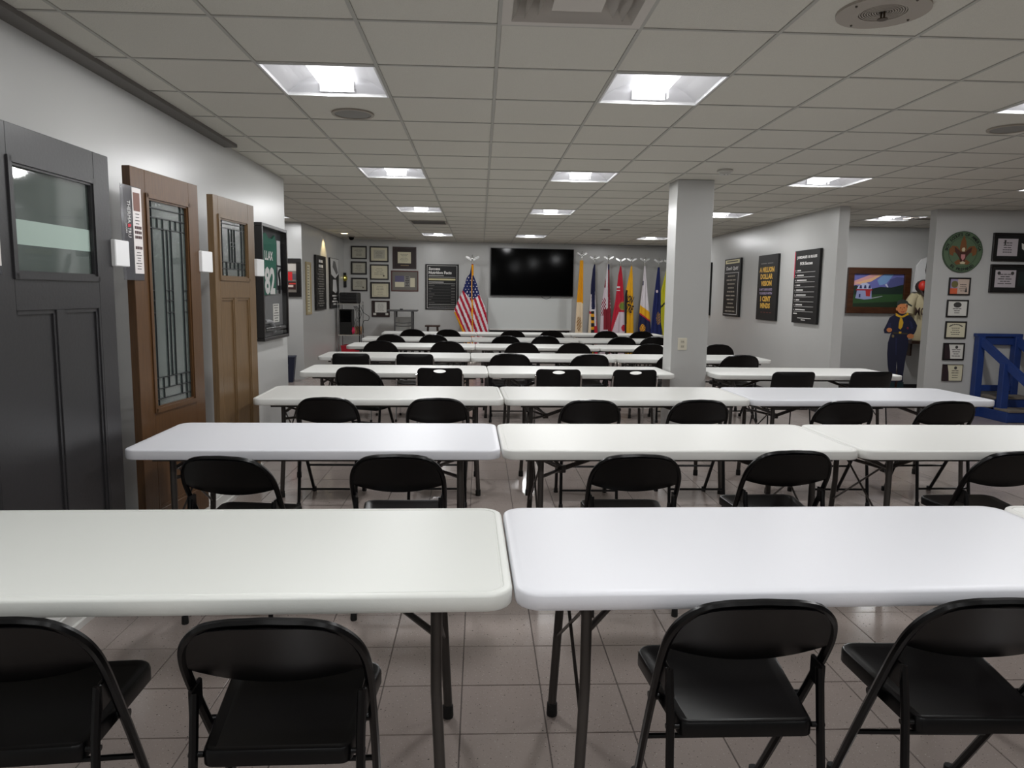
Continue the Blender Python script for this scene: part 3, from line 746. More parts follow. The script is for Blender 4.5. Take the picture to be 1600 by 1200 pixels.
    if kind in (1, 2):
        x0 = .002 if kind == 2 else -.0
        lb = plate('label_holder', mat('smoke_plastic', (96, 96, 100), .12, alpha=.55), t, -.10, .085, 1.44, 1.925, -.004, -.002, 'clear plastic sleeve with a printed card')
        plate('card', mat('card_white', (222, 216, 214), .5), t, .0, .082, 1.475, 1.92, -.006, -.004)
        plate('card', mat('card_photo', (120, 84, 74), .5), t, .008, .068, 1.80, 1.895, -.0066, -.006)
        sw = []
        for i, zz in enumerate((1.715, 1.69, 1.665, 1.61)):
            for k in range(4): sw.append((.012+k*.016, .025+k*.016, zz, .015))
        bars(t, mat('swatch_dark', (62, 30, 30), .5), sw, -.0068, 'swatches')
        lines(t, INK, .04, .058, 1.785, 1.735, 4, .004, 3, y=-.0068); lines(t, INK, .04, .058, 1.585, 1.50, 7, .004, 4, y=-.0068)
        text('THERMA', WPRINT, t, -.035, 1.79, h=.026, wmax=.115, y=-.0062, rot=-math.pi/2)
        text('TRU', WPRINT, t, -.035, 1.685, h=.026, wmax=.05, y=-.0062, rot=-math.pi/2)
        MB().prism([(-.048, 1.728), (-.022, 1.728), (-.022, 1.716), (-.048, 1.71)], -.0066, -.0062).build('logo_mark', mat('logo_red', (190, 30, 50), .5), t)
        text('DOORS', WPRINT, t, -.062, 1.705, h=.014, wmax=.05, y=-.0062, rot=-math.pi/2)
    return t
door('charcoal painted door with one large clear window, nearest on the left', (-1.84, 2.83), (-1.816, 3.739), 1)
door('reddish-brown door with a tall leaded glass pane', (-1.82, 3.97), (-1.743, 4.68), 2)
door('tan-brown door with a small leaded window and two long panels', (-1.787, 5.063), (-1.721, 5.73), 3)

# ------------------------------------------------------------------ wall planes and wall pieces
class Plane:
    def __init__(s, p, u): s.p = Vector(p); s.u = Vector(u).normalized(); s.n = Vector((s.u.y, -s.u.x)); s.rz = math.atan2(s.u.y, s.u.x)
    def hit(s, px):
        d = ray(px); d2 = Vector((d.x, d.y)); t = s.p.dot(s.n)/d2.dot(s.n); X = d2*t
        return (X-s.p).dot(s.u), CZ+d.z*t
    def quad(s, tl, tr, br, bl):
        a, b, c, d = [s.hit(q) for q in (tl, tr, br, bl)]
        return (a[0]+d[0])/2, (b[0]+c[0])/2, (c[1]+d[1])/2, (a[1]+b[1])/2
    def rect(s, x0, y0, x1, y1): return s.quad((x0, y0), (x1, y0), (x1, y1), (x0, y1))
    def at(s, u): q = s.p+s.u*u; return (q.x, q.y)
P_BACK = Plane(B0, BU); P_LF = Plane((-2.99, 12), (0, 1)); P_L = Plane((X_L, 0), (0, 1)); P_R = Plane((4.46, 14), (0, -1))
P_RF = Plane((5.784, 9.2), (1, 0)); P_AL = Plane((4.6, 11.6), (1, 0)); P_COL = Plane((1.934, 7.29), (1, 0)); P_RET = Plane((-5, 12.54), (1, 0))
def hang(plane, quad, name, label, cat, group=None, off=.002):
    x0, x1, z0, z1 = quad; x, y = plane.at((x0+x1)/2); x += plane.n.x*off; y += plane.n.y*off
    t = thing(name, label, cat, (x, y, (z0+z1)/2), plane.rz, group); return t, (x1-x0)/2, (z1-z0)/2
def frame(t, w_, h_, fw, fm, depth=.02, y0=None):
    for n, (a, b, c, d) in enumerate(((-w_, w_, h_-fw, h_), (-w_, w_, -h_, -h_+fw), (-w_, -w_+fw, -h_+fw, h_-fw), (w_-fw, w_, -h_+fw, h_-fw))):
        MB().bbox(a, b, -depth, 0, c, d, min(.003, fw*.3)).build('frame_bar', fm, t)
def cert(plane, q, label, fm, fw, matc, paper, paper_in, seed, group, style='plain', depth=.022):
    t, w_, h_ = hang(plane, q, 'framed_certificate', label, 'certificate', group)
    frame(t, w_, h_, fw, fm, depth)
    iw, ih = w_-fw, h_-fw
    plate('mount', matc, t, -iw, iw, -ih, ih, -.010, -.002)
    a, b, c, d = paper_in   # fractions of the opening
    x0, x1, z0, z1 = -iw+2*iw*a, -iw+2*iw*b, -ih+2*ih*c, -ih+2*ih*d
    plate('paper', paper, t, x0, x1, z0, z1, -.0115, -.010)
    cx = (x0+x1)/2; W = x1-x0; H = z1-z0
    if style == 'plain': lines(t, INK, cx, W*.7, z0+H*.8, z0+H*.2, 6, H*.022, seed, y=-.0122)
    if style == 'seal':
        lines(t, INK, cx, W*.7, z0+H*.78, z0+H*.3, 5, H*.022, seed, y=-.0122)
        b_ = MB(); b_.lathe([(.001, 0), (H*.07, 0)], 12); b_.v = [(x+cx+W*.28, -.0124, y+z0+H*.2) for x, y, z in b_.v]; b_.build('seal', mat('seal_ink', (92, 84, 70), .6), t)
    if style == 'border':
        bars(t, INK, [(x0+W*.06, x1-W*.06, z1-H*.07, .003), (x0+W*.06, x1-W*.06, z0+H*.07, .003), (x0+W*.06, x0+W*.06+.003, cx*0+(z0+z1)/2, H*.86), (x1-W*.06-.003, x1-W*.06, (z0+z1)/2, H*.86)], -.0122, 'printed_border')
        lines(t, INK, cx, W*.6, z0+H*.8, z0+H*.2, 6, H*.02, seed, y=-.0124)
    return t, (x0, x1, z0, z1), (iw, ih)
def b8(x0, y0, x1, y1, ox=520, oy=370): return P_BACK.rect(ox+x0/8, oy+y0/8, ox+x1/8, oy+y1/8)
MT1 = mat('mount_grey', (132, 130, 120), .7); MT2 = mat('mount_cream', (176, 172, 152), .7); PAPG = mat('paper_grey', (178, 175, 160), .7); DKM = mat('mount_dark', (40, 26, 24), .6)
G = 'framed certificates on the back wall'
for (x0, y0, x1, y1, lab, fm, mt, pp, pin, st, fw) in (
  (226, 115, 427, 280, 'black-framed certificate, top of the leftmost column on the back wall', FRB, PAPG, PAPG, (.02, .98, .02, .98), 'plain', .03),
  (226, 308, 427, 473, 'black-framed certificate, middle of the leftmost column on the back wall', FRB, MT1, PAPG, (.06, .94, .06, .94), 'plain', .03),
  (232, 513, 435, 680, 'black-framed certificate, bottom of the leftmost column on the back wall', FRB, PAPG, PAPG, (.02, .98, .02, .98), 'seal', .03),
  (462, 120, 698, 316, 'black-framed certificate with wide cream mount, top of the second column', FRB, PAPER2, PAPG, (.16, .84, .17, .83), 'plain', .028),
  (466, 345, 700, 538, 'black-framed cream certificate with seal, second in the second column', FRB, PAPER2, PAPER2, (.02, .98, .02, .98), 'seal', .028),
  (470, 566, 716, 772, 'dark-framed certificate with printed border, third in the second column', FRB, PAPER2, PAPER2, (.03, .97, .03, .97), 'border', .035),
  (488, 798, 712, 1000, 'brown-framed certificate on dark mount, lowest of the second column', FRD, DKM, PAPER, (.12, .88, .22, 1.0), 'plain', .03),
  (750, 126, 1046, 402, 'large dark-mounted certificate in cherry frame, top of the third column', FRD, DKM, PAPER2, (.17, .80, .22, .80), 'plain', .03)):
    t, (a, b, c, d), (iw, ih) = cert(P_BACK, b8(x0, y0, x1, y1), lab, fm, fw, mt, pp, pin, x0+y0, G, st)
    if y0 == 798:
        for s_ in (-1, 1): plate('corner_tab', PAPER, t, s_*iw*.82-.035, s_*iw*.82+.035, -ih*.95, -ih*.62, -.0125, -.010)
    if x0 == 750: bars(t, mat('brass_plate', (120, 100, 70), .4), [(-.09, .09, -ih*.78, .02)], -.012, 'name_plate')
t, w_, h_ = hang(P_BACK, b8(730, 424, 1070, 682), 'framed_collage', 'red-framed grey-mounted pair of prints beside the certificate columns', 'picture')
frame(t, w_, h_, .022, mat('red_brown_frame', (84, 34, 28), .4)); plate('mount', mat('mount_mid', (112, 108, 102), .7), t, -w_+.02, w_-.02, -h_+.02, h_-.02, -.01, -.002)
plate('print', mat('print_violet', (92, 88, 118), .6), t, -w_*.72, -w_*.04, -h_*.1, h_*.5, -.012, -.01); plate('print', PAPER2, t, -w_*.72, -w_*.04, -h_*.58, -h_*.1, -.012, -.01)
plate('print', mat('print_grey', (128, 126, 122), .6), t, -w_*.04, w_*.4, -h_*.58, h_*.5, -.012, -.01); plate('print', PAPER2, t, w_*.4, w_*.74, -h_*.58, h_*.3, -.012, -.01)
lines(t, INK, w_*.18, w_*.3, h_*.4, -h_*.45, 6, .02, 5, y=-.0126)

# Success Nutrition Facts poster
t, w_, h_ = hang(P_BACK, P_BACK.rect(664.5, 413, 716.5, 483.5), 'poster', 'black Success Nutrition Facts poster left of the national flag', 'poster', off=.004)
MB().bbox(-w_, w_, -.03, 0, -h_, h_, .004).build('panel', POSTER, t)
for a, b, c, d in ((-w_*.90, w_*.90, h_*.93, h_*.945), (-w_*.90, w_*.90, -h_*.945, -h_*.93), (-w_*.90, -w_*.88, -h_*.93, h_*.93), (w_*.88, w_*.90, -h_*.93, h_*.93)): plate('printed_rule', WPRINT, t, a, b, c, d, -.0315, -.03)
text('Success', WPRINT, t, -w_*.80, h_*.80, h=h_*.13, wmax=w_*.9, y=-.0315, align='L', bold=.045)
text('Nutrition Facts', WPRINT, t, -w_*.80, h_*.63, h=h_*.13, wmax=w_*1.6, y=-.0315, align='L', bold=.045)
bars(t, CREAMP, [(-w_*.8, w_*.8, h_*.33, h_*.075)], -.0315); bars(t, WPRINT, [(-w_*.8, w_*.1, h_*.50, h_*.02), (-w_*.8, w_*.8, h_*.43, h_*.012), (-w_*.8, w_*.1, h_*.21, h_*.025), (-w_*.8, w_*.8, h_*.14, h_*.012), (-w_*.8, w_*.8, -h_*.78, h_*.012), (-w_*.8, w_*.8, -h_*.86, h_*.008)], -.0315)
bars(t, mat('dim_print', (110, 108, 104), .6), [r for k in range(7) for r in ((-w_*.8, -w_*(.45+.1*(k % 3)), h_*(.06-.125*k), h_*.02), (w_*.55, w_*.78, h_*(.06-.125*k), h_*.03), (-w_*.8, w_*.8, h_*(.0-.125*k), h_*.005))], -.0315)

# television and white board under it
t, w_, h_ = hang(P_BACK, P_BACK.quad((766, 387.3), (896, 390), (894, 464.2), (766, 461.8)), 'television', 'large black wall television with a switched-off glossy screen', 'television', off=.05)
MB().bbox(-w_, w_, -.03, .02, -h_, h_, .004).build('casing', mat('tv_black', (9, 9, 9), .35), t)
plate('screen', GLASSB, t, -w_+.012, w_-.012, -h_+.02, h_-.012, -.0315, -.03)
MB().box(-.3, .3, .02, .05, -.2, .2).build('wall_mount', RUBBER, t)
b = MB(); b.tube(spline([(.22, 0, -h_+.01), (.25, .0, -h_-.03), (.33, .0, -h_-.055), (.42, 0, -h_-.03), (.45, 0, -h_+.01)], 5), .005, 6); b.build('cable', RUBBER, t, True)
t, w_, h_ = hang(P_BACK, P_BACK.rect(762, 466, 893, 516), 'whiteboard', 'pale grey board with a white ledge below the television', 'board', off=.003)
MB().bbox(-w_, w_, -.02, 0, -h_, h_, .003).build('panel', mat('board_grey', (204, 207, 205), .3), t)
MB().bbox(-w_*.97, w_*.97, -.09, -.02, -h_, -h_+.035, .004).build('ledge', WHITE, t)
MB().bbox(-w_*.95, w_*.95, -.03, -.002, -h_-.06, -h_-.002, .003).build('under_rail', FRB, t)

# ------------------------------------------------------------------ posters on the right wall
def rposter(name_label, tl, tr, br, bl, nm='poster', col=POSTER):
    t, w_, h_ = hang(P_R, P_R.quad(tl, tr, br, bl), nm, name_label, 'poster', 'black quote posters on the right partition', off=.003)
    MB().bbox(-w_, w_, -.035, 0, -h_, h_, .003).build('panel', col, t); return t, w_, h_
Yp = -.0365
def px5(x, y): return (1090+x/7.5, 370+y/7.5)
t, w_, h_ = rposter('black poster with a white border, partly behind the column', px5(60, 310), px5(176, 305), px5(150, 925), px5(30, 905))
for a, b, c, d in ((-w_*.85, w_*.85, h_*.93, h_*.94), (-w_*.85, w_*.85, -h_*.94, -h_*.93), (w_*.8, w_*.85, -h_*.93, h_*.93), (-w_*.85, -w_*.8, -h_*.93, h_*.93)): plate('printed_rule', WPRINT, t, a, b, c, d, Yp, -.035)
lines(t, WPRINT, 0, w_*1.2, h_*.8, h_*.55, 2, .05, 2, y=Yp); lines(t, WPRINT, 0, w_*1.2, h_*.4, -h_*.45, 9, .02, 3, y=Yp); lines(t, GOLDM, 0, w_*1.2, -h_*.55, -h_*.85, 4, .03, 3, y=Yp)
t, w_, h_ = rposter('black Don\'t Quit style verse poster with a cream band, second on the right wall', px5(348, 262), px5(532, 250), px5(500, 940), px5(315, 925))
t['label'] = 'black verse poster with a cream top band, right of the column'
plate('cream_band', CREAMP, t, -w_*.88, w_*.86, h_*.83, h_*.96, Yp, -.035); bars(t, INK, [(-w_*.7, w_*.7, h_*.90, h_*.035)], Yp-.001)
text("Don't Quit!", WPRINT, t, 0, h_*.66, h=h_*.15, wmax=w_*1.45, y=Yp, bold=.03, sx=1)
for a, b, c, d in ((-w_*.9, w_*.86, h_*.505, h_*.52), (w_*.76, w_*.80, -h_*.93, h_*.50), (-w_*.9, w_*.78, -h_*.935, -h_*.92)): plate('printed_rule', WPRINT, t, a, b, c, d, Yp, -.035)
lines(t, mat('cream_grey_print', (150, 142, 128), .6), -.02, w_*1.3, h_*.40, -h_*.82, 10, h_*.045, 11, y=Yp)
t, w_, h_ = rposter('black Million Dollar Vision poster with gold lettering', px5(750, 215), px5(975, 205), px5(935, 990), px5(702, 965))
bars(t, mat('dim_print', (110, 108, 104), .6), [(-w_*.7, -w_*.1, h_*.74, h_*.03), (0, w_*.55, h_*.74, h_*.03)], Yp)
for s_, zz, ww in (('A MILLION', .55, 1.5), ('DOLLAR', .34, 1.25), ('VISION', .13, 1.1), ('1 CENT', -.345, 1.05), ('MINDS', -.555, 1.0)): text(s_, GOLDM, t, -w_*.06, h_*zz, h=h_*.165, wmax=w_*ww, y=Yp, sx=1, bold=.05)
for s_, zz in (("IS AIN'T SURROUNDED", -.055), ('YOURSELF WITH', -.175)): text(s_, mat('lilac_print', (176, 160, 190), .6), t, -w_*.08, h_*zz, h=h_*.075, wmax=w_*1.3, y=Yp, sx=1, bold=.02)
bars(t, mat('dim_red_print', (120, 60, 44), .6), [(-w_*.5+k*w_*.3, -w_*.3+k*w_*.3, -h_*.76, h_*.015) for k in range(4)], Yp)
t, w_, h_ = rposter("black list poster headed JORDAN'S 10 RULES, nearest on the right wall", px5(1180, 165), px5(1470, 138), px5(1420, 1030), px5(1125, 1000))
plate('red_stripe', mat('stripe_red', (190, 40, 70), .5), t, -w_, -w_*.93, h_*.25, h_*.97, Yp, -.035)
text("JORDAN'S 10 RULES", WPRINT, t, 0, h_*.80, h=h_*.10, wmax=w_*1.6, y=Yp, sx=1, bold=.06); text('FOR Success', WPRINT, t, -w_*.02, h_*.64, h=h_*.09, wmax=w_*1.0, y=Yp, sx=1, bold=.05)
bars(t, WPRINT, [r for k in range(9) for r in ((-w_*.85, w_*.72, h_*(.40-.135*k), h_*.008), (-w_*.72, -w_*(.72-.3-.25*((k*7) % 3)), h_*(.45-.135*k), h_*.032), (-w_*.86, -w_*.82, h_*(.45-.135*k), h_*.025))], Yp)
bars(t, WPRINT, [(-w_*.86, -w_*.55, -h_*.74, h_*.03), (-w_*.5, w_*.6, -h_*.86, h_*.014), (-w_*.2, w_*.15, -h_*.91, h_*.014)], Yp)
# outlet on the column
t, w_, h_ = hang(P_COL, P_COL.rect(1059, 528, 1073, 547), 'power_outlet', 'ivory double power outlet on the column', 'outlet')
MB().bbox(-w_, w_, -.006, 0, -h_, h_, .002).build('cover_plate', mat('ivory', (214, 208, 190), .4), t)
for s_ in (-1, 1):
    o = MB().bbox(-.018, .018, -.009, -.005, s_*.024-.015, s_*.024+.015, .003).build('socket', mat('ivory_dark', (190, 184, 168), .4), t)
    for dx in (-.007, .007): MB().box(dx-.0015, dx+.0015, -.0095, -.008, s_*.024-.005, s_*.024+.006).build('slot', RUBBER, o)

# ------------------------------------------------------------------ left far wall
def g5(x, y): return (430+x/5, 360+y/5)
t, w_, h_ = hang(P_LF, P_LF.quad(g5(232, 243), g5(268, 250), g5(278, 655), g5(240, 660)), 'framed_scroll', 'narrow gold-framed cream document, first on the far left wall', 'picture')
frame(t, w_, h_, .045, mat('gold_frame', (176, 160, 122), .45), .025); plate('paper', PAPER2, t, -w_+.04, w_-.04, -h_+.04, h_-.04, -.01, -.002)
lines(t, INK, 0, w_, h_*.8, -h_*.8, 16, .012, 7, y=-.011)
t, w_, h_ = hang(P_LF, P_LF.quad(g5(298, 192), g5(375, 205), g5(384, 615), g5(312, 622)), 'poster', 'black list poster with white lines, middle of the far left wall', 'poster', off=.003)
MB().bbox(-w_, w_, -.035, 0, -h_, h_, .003).build('panel', POSTER, t); frame(t, w_+.004, h_+.004, .03, FRB, .042)
lines(t, WPRINT, 0, w_*1.5, h_*.80, h_*.62, 2, .05, 1, y=Yp); lines(t, mat('dim_print', (110, 108, 104), .6), 0, w_*1.5, h_*.5, -h_*.85, 16, .022, 9, y=Yp)
t, w_, h_ = hang(P_LF, P_LF.quad(g5(412, 213), g5(484, 225), g5(488, 605), g5(424, 610)), 'poster', 'black and white photographic poster lit by the spotlight, nearest the corner', 'poster', off=.003)
MB().bbox(-w_, w_, -.03, 0, -h_, h_, .003).build('panel', POSTER, t); lg = mat('poster_light_grey', (196, 196, 194), .5); dg2 = mat('poster_mid_grey', (96, 96, 96), .5)
MB().prism([(-w_*.95, h_*.98), (w_*.95, h_*.98), (w_*.9, h_*.4), (w_*.1, h_*.2), (-w_*.8, h_*.35)], -.0312, -.03).build('photo_print', lg, t)
MB().prism([(-w_*.3, h_*.9), (w_*.15, h_*.88), (w_*.75, h_*.45), (w_*.4, h_*.35), (-w_*.5, h_*.65)], -.0318, -.0312).build('photo_print', dg2, t)
MB().prism([(-w_*.4, h_*.15), (w_*.3, h_*.15), (w_*.5, -h_*.3), (w_*.2, -h_*.4), (-w_*.5, -h_*.3)], -.0315, -.03).build('photo_print', lg, t)
for k in range(4): lines(t, WPRINT, 0, w_*1.3, -h_*(.5+.11*k), -h_*(.5+.11*k), 1, h_*.06, k, y=-.0315)
t, w_, h_ = hang(P_RET, P_RET.quad((430, 403.5), (470.5, 404), (471, 463), (430, 464)), 'framed_picture', 'black-framed picture of red cars on the short wall at far left', 'picture')
frame(t, w_, h_, .075, FRB, .035); plate('print', mat('pic_grey', (120, 112, 104), .5), t, -w_+.07, w_-.07, -h_+.07, h_-.07, -.01, -.002)
x1 = w_-.075
plate('print_sky', mat('pic_sky', (190, 184, 176), .5), t, -x1, x1, h_*.35, h_-.075, -.012, -.01)
for k, (a, b, c, d, m_) in enumerate(((-.9, -.2, -.1, .2, (150, 40, 40)), (-.1, .5, -.15, .3, (200, 30, 36)), (.5, .95, -.1, .2, (80, 78, 86)), (-.9, .9, -.62, -.2, (52, 24, 22)), (-.8, -.2, -.45, -.3, (220, 80, 40)), (0, .6, -.5, -.38, (210, 190, 180)), (.1, .9, -.35, -.28, (200, 50, 40)))):
    plate('print_shape', mat('pic_%d' % k, m_, .5), t, a*x1, b*x1, c*h_, d*h_, -.0125-.0004*k, -.012)

# bin
p = onz((460, 590), 0)
t = thing('waste_bin', 'dark blue square waste bin in the left recess', 'bin', (-3.22, 12.2, 0), R_(8))
def taper(b, w0, d0, z0, w1, d1, z1): b.rings([[(-w0, -d0, z0), (w0, -d0, z0), (w0, d0, z0), (-w0, d0, z0)], [(-w1, -d1, z1), (w1, -d1, z1), (w1, d1, z1), (-w1, d1, z1)]])
b = MB(); taper(b, .13, .1, 0, .17, .13, .42); b.build('body', mat('bin_blue', (28, 34, 58), .5), t)
b = MB(); b.tube([(-.172, -.132, .42), (.172, -.132, .42), (.172, .132, .42), (-.172, .132, .42)], .008, 6, True); b.build('rim', mat('bin_blue', (28, 34, 58)), t)
b = MB(); b.tube([(-.06, -.125, .3), (-.06, -.145, .28), (.06, -.145, .28), (.06, -.125, .3)], .006, 6); b.build('handle', mat('bin_grey', (90, 94, 104), .5), t)

# framed jersey near the left wall's end
t, w_, h_ = hang(P_L, P_L.quad((396.5, 345), (437.5, 361.5), (441, 526), (401, 533)), 'framed_jersey', 'green number 82 jersey in a black shadow box on the left wall', 'jersey')
frame(t, w_, h_, .03, FRB, .07); plate('back_board', mat('charcoal_mount', (44, 46, 50), .7), t, -w_+.02, w_-.02, -h_+.02, h_-.02, -.01, -.002)
plate('mount_lower', mat('mount_lower', (104, 104, 104), .7), t, -w_+.03, w_-.03, -h_+.03, -h_*.12, -.014, -.01)
GRN = mat('jersey_green', (24, 92, 74), .8, bump=.3, bscale=30)
jp = [(-.36, .36), (-.30, .44), (-.16, .46), (-.08, .42), (.06, .42), (.14, .46), (.20, .38), (.16, .1), (.15, -.10), (-.33, -.12), (-.34, .1)]
MB().prism([(x-.02, z) for x, z in jp], -.03, -.012).build('jersey', GRN, t)
text('LLAX', WPRINT, t, -.10, .255, h=.085, wmax=.30, y=-.0315, bold=.03); text('82', WPRINT, t, -.08, .02, h=.26, wmax=.34, y=-.0315, sx=1, bold=.04)
plate('photo', mat('photo_white', (205, 205, 205), .5), t, .24, .36, .18, .42, -.016, -.01); plate('photo', MATS['photo_white'], t, .26, .36, -.02, .16, -.016, -.01)
b = MB(); b.tube(spline([(.28, -.018, -.10), (.30, -.018, .02), (.27, -.018, .10), (.33, -.018, .14)], 4), .012, 6); b.build('player_silhouette', RUBBER, t)
plate('caption_card', PAPER, t, .05, .26, -.38, -.20, -.018, -.014); lines(t, INK, .155, .18, -.215, -.365, 7, .008, 6, y=-.019)
b = MB(); b.tube(spline([(-.28, -.03, -.36), (-.1, -.035, -.37), (.0, -.035, -.43), (.02, -.03, -.47)], 5), .02, 8); b.build('strap', mat('silver_strap', (150, 150, 152), .4), t, True)
MB().cyl((-.32, -.03, -.435), (.36, -.03, -.435), .028, 14).build('bar', mat('dark_bar', (30, 30, 32), .25), t, True)
plate('glass', mat('picture_glass', (16, 18, 20), .04, alpha=.12, spec=.8), t, -w_+.03, w_-.03, -h_+.03, h_-.03, -.062, -.060)

# ------------------------------------------------------------------ flags
FLAGC = {'blue': (20, 32, 88), 'white': (214, 208, 212), 'red': (168, 18, 48), 'gold': (226, 158, 20), 'yellow': (222, 166, 24), 'cream': (226, 206, 176), 'tan': (156, 118, 72), 'navy': (22, 26, 66),
         'maroon': (128, 20, 38), 'crimson': (182, 26, 50), 'green': (110, 128, 50), 'pink': (206, 190, 198), 'black': (24, 22, 26), 'lime': (190, 184, 30), 'purple': (40, 34, 96)}
FK = list(FLAGC); FM = [mat('cloth_'+k, FLAGC[k], .85) for k in FK]
POLE = mat('flag_pole_metal', (150, 146, 138), .3, metal=.8); SILV = mat('silver_finial', (190, 190, 188), .25, metal=.8)
def flag(label, Y, scale, o, topx, topy, polex, left, right, color, zbot=.12, folds=3, nu=22, nv=64, name='flag', amp=.035, fringe=None):
    # left/right: outlines as (x, y) in photo units given by o + v/scale, on the plane y = Y
    P = lambda x, y: ony((o[0]+x/scale, o[1]+y/scale), Y)
    c = P(polex, topy); base = Vector((c.x, Y, 0))
    t = thing(name, label, 'flag', base)
    L = [(P(x, y).z, P(x, y).x-c.x) for x, y in left]; Rr = [(P(x, y).z, P(x, y).x-c.x) for x, y in right]
    def ip(T, z):
        T = sorted(T)
        if z <= T[0][0]: (z0, x0), (z1, x1) = T[0], T[1]; return x0-(x1-x0)/(z1-z0)*(z0-z)*.3
        if z >= T[-1][0]: return T[-1][1]
        for (z0, x0), (z1, x1) in zip(T, T[1:]):
            if z0 <= z <= z1: return x0+(x1-x0)*(z-z0)/(z1-z0)
    zt = P(topx, topy).z; b = MB(); rs = []
    for j in range(nv+1):
        z = zt+(zbot-zt)*j/nv; xl, xr = ip(L, z), ip(Rr, z); wd = min(1, (zt-z)/.7+.15); r = []
        for k in range(nu+1):
            u = k/nu; r.append((xl+(xr-xl)*u, -.03-amp*wd*(.55+.45*math.sin(u*math.pi*2*folds+.6*math.sin(z*2)))*math.sin(math.pi*min(1, max(0, u))) **.5, z))
        for k in range(nu-1, 0, -3): u = k/nu; r.append((xl+(xr-xl)*u, .02*wd, z))
        rs.append(r)
    n = len(rs[0]); b.v = [p for r in rs for p in r]
    for j in range(nv):
        for k in range(n):
            k2 = (k+1) % n; b.f.append((j*n+k, (j+1)*n+k, (j+1)*n+k2, j*n+k2))
            q = [b.v[i] for i in b.f[-1]]; X = sum(p[0] for p in q)/4+c.x; Z = sum(p[2] for p in q)/4
            pp = proj((X, Y, Z)); b.m.append(FK.index(color((pp[0]-o[0])*scale, (pp[1]-o[1])*scale, k/nu if k <= nu else .5)))
    b.build('cloth', FM, t, True)
    MB().cyl((0, -.01, 0), (0, -.01, zt+.06), .013, 10).build('pole', POLE, t, True)
    MB().lathe([(.001, .05), (.03, .05), (.035, .03), (.14, .02), (.15, 0), (.001, 0)], 20).build('base', POLE, t, True)
    return t, zt
def finial(t, zt, s=1.0, dz=.16):
    z = zt+dz
    b = MB(); b.cyl((0, -.01, zt+.05), (0, -.01, z), .009, 8); b.ball((0, -.01, zt+.10), .016, 8); b.build('finial_stem', SILV, t, True)
    e = MB(); e.ball((0, -.01, z+.03*s), .022*s, 8, (1, .8, 1.8)); e.ball((0, -.03, z+.08*s), .013*s, 8); e = e.build('finial', SILV, t, True)
    for sg in (-1, 1):
        MB().prism([(sg*.01*s, z+.02*s), (sg*.05*s, z+.055*s), (sg*.10*s, z+.075*s), (sg*.115*s, z+.05*s), (sg*.07*s, z+.02*s), (sg*.02*s, z-.005)], -.018, -.004).build('wing', SILV, e)
US_O = (640, 380); US_S = 8
def us(x, y, u):
    # x, y in crop units (x/8 + 640)
    if fr(x, y): return 'gold'
    cant = (x < 785 and y < 590+1.05*(x-665)) if x < 785 else (y < 700-.72*(x-785)+10)
    if cant and y > 270:
        if y < 400 and abs(x-785-(y-270)*.05) < 13: return 'gold'
        i = round((y-430)/36); xx = (x-700+(20 if i % 2 else 0))/40; yy = (y-430)/36-i
        if y > 415 and abs(xx-round(xx))*40 < 6 and abs(yy)*38 < 6.5: return 'white'
        return 'blue'
    if abs(x-785) < 7 and y > 270: return 'gold'
    x0 = x-.42*y if x < 785 else x-.36*y-25
    return 'red' if int(math.floor((x0+4)/31)) % 2 else 'white'
def fr(x, y): return y > 860 and x < 556+(y-860)*.47+18
t, zt = flag('United States flag with gold fringe hanging on a pole', 16.1, 8, US_O, 787, 262, 785,
     [(775, 262), (755, 380), (715, 430), (665, 590), (620, 680), (552, 850), (655, 1100)], [(800, 262), (800, 400), (845, 520), (870, 630), (945, 800), (972, 960), (985, 1100)], us, zbot=.35, folds=4, nu=60, nv=110, name='national_flag', amp=.05)
finial(t, zt, 1.3, .08)
b = MB(); b.tube([(0, -.11, zt-.02), (-.01, -.12, zt-.5), (.0, -.12, zt-1.0)], .009, 6); b.tube([(0, -.12, zt-1.0), (0, -.12, zt-1.12)], [.012, .02], 8); b.build('tassel_cord', FM[FK.index('gold')], t)
FO = (880, 380)
def f1(x, y, u):
    if y < 735+(x-165)*.15: return 'gold'
    if (x-195)**2/900+(y-1010)**2/9000 < 1 and (int(x/9)+int(y/14)) % 3: return 'tan'
    return 'cream'
def f2(x, y, u):
    if y < 640 and x < 372+(y-300)*-.02: return 'navy'
    if y < 830 and x > 352: return 'navy' if x < 393 else ('white' if y > 600 else 'navy')
    if y < 850: return 'white'
    if x < 345: return 'cream' if y > 950 or (x-330)**2+(y-870)**2 > 300 else 'crimson'
    if x < 385: return 'black' if (y//40) % 2 else 'gold'
    return 'crimson' if y > 1030 or x > 408 else 'white'
def f3(x, y, u):
    if y > 830-(x-510)*.3 and y < 1085 and 500 < x: return 'maroon'
    if 528 < x < 556: return 'white'
    if x >= 556: return 'navy' if y < 330 else ('maroon' if (x < 580 or int(y/22) % 2) else 'pink')
    if y < 560: return 'maroon'
    return 'pink' if (y < 690 or y > 900 or (int(x/11)+int(y/26)) % 2) else 'maroon'
def f4(x, y, u):
    if (x-745)**2+(y-785)**2 < 42**2: return 'green'
    if (x-745)**2+(y-785)**2 < 56**2: return 'tan'
    if y > 860 and x > 690-(y-860)*.35:
        return 'crimson' if (x-750)**2/900+(y-1060)**2/1500 < 1 else 'pink'
    if 520 < y < 610 and x < 705 and (y//20) % 2: return 'white'
    return 'crimson'
def f5(x, y, u):
    if x < 800-(y-600)*.03 and y > 590: return 'black'
    return 'yellow'
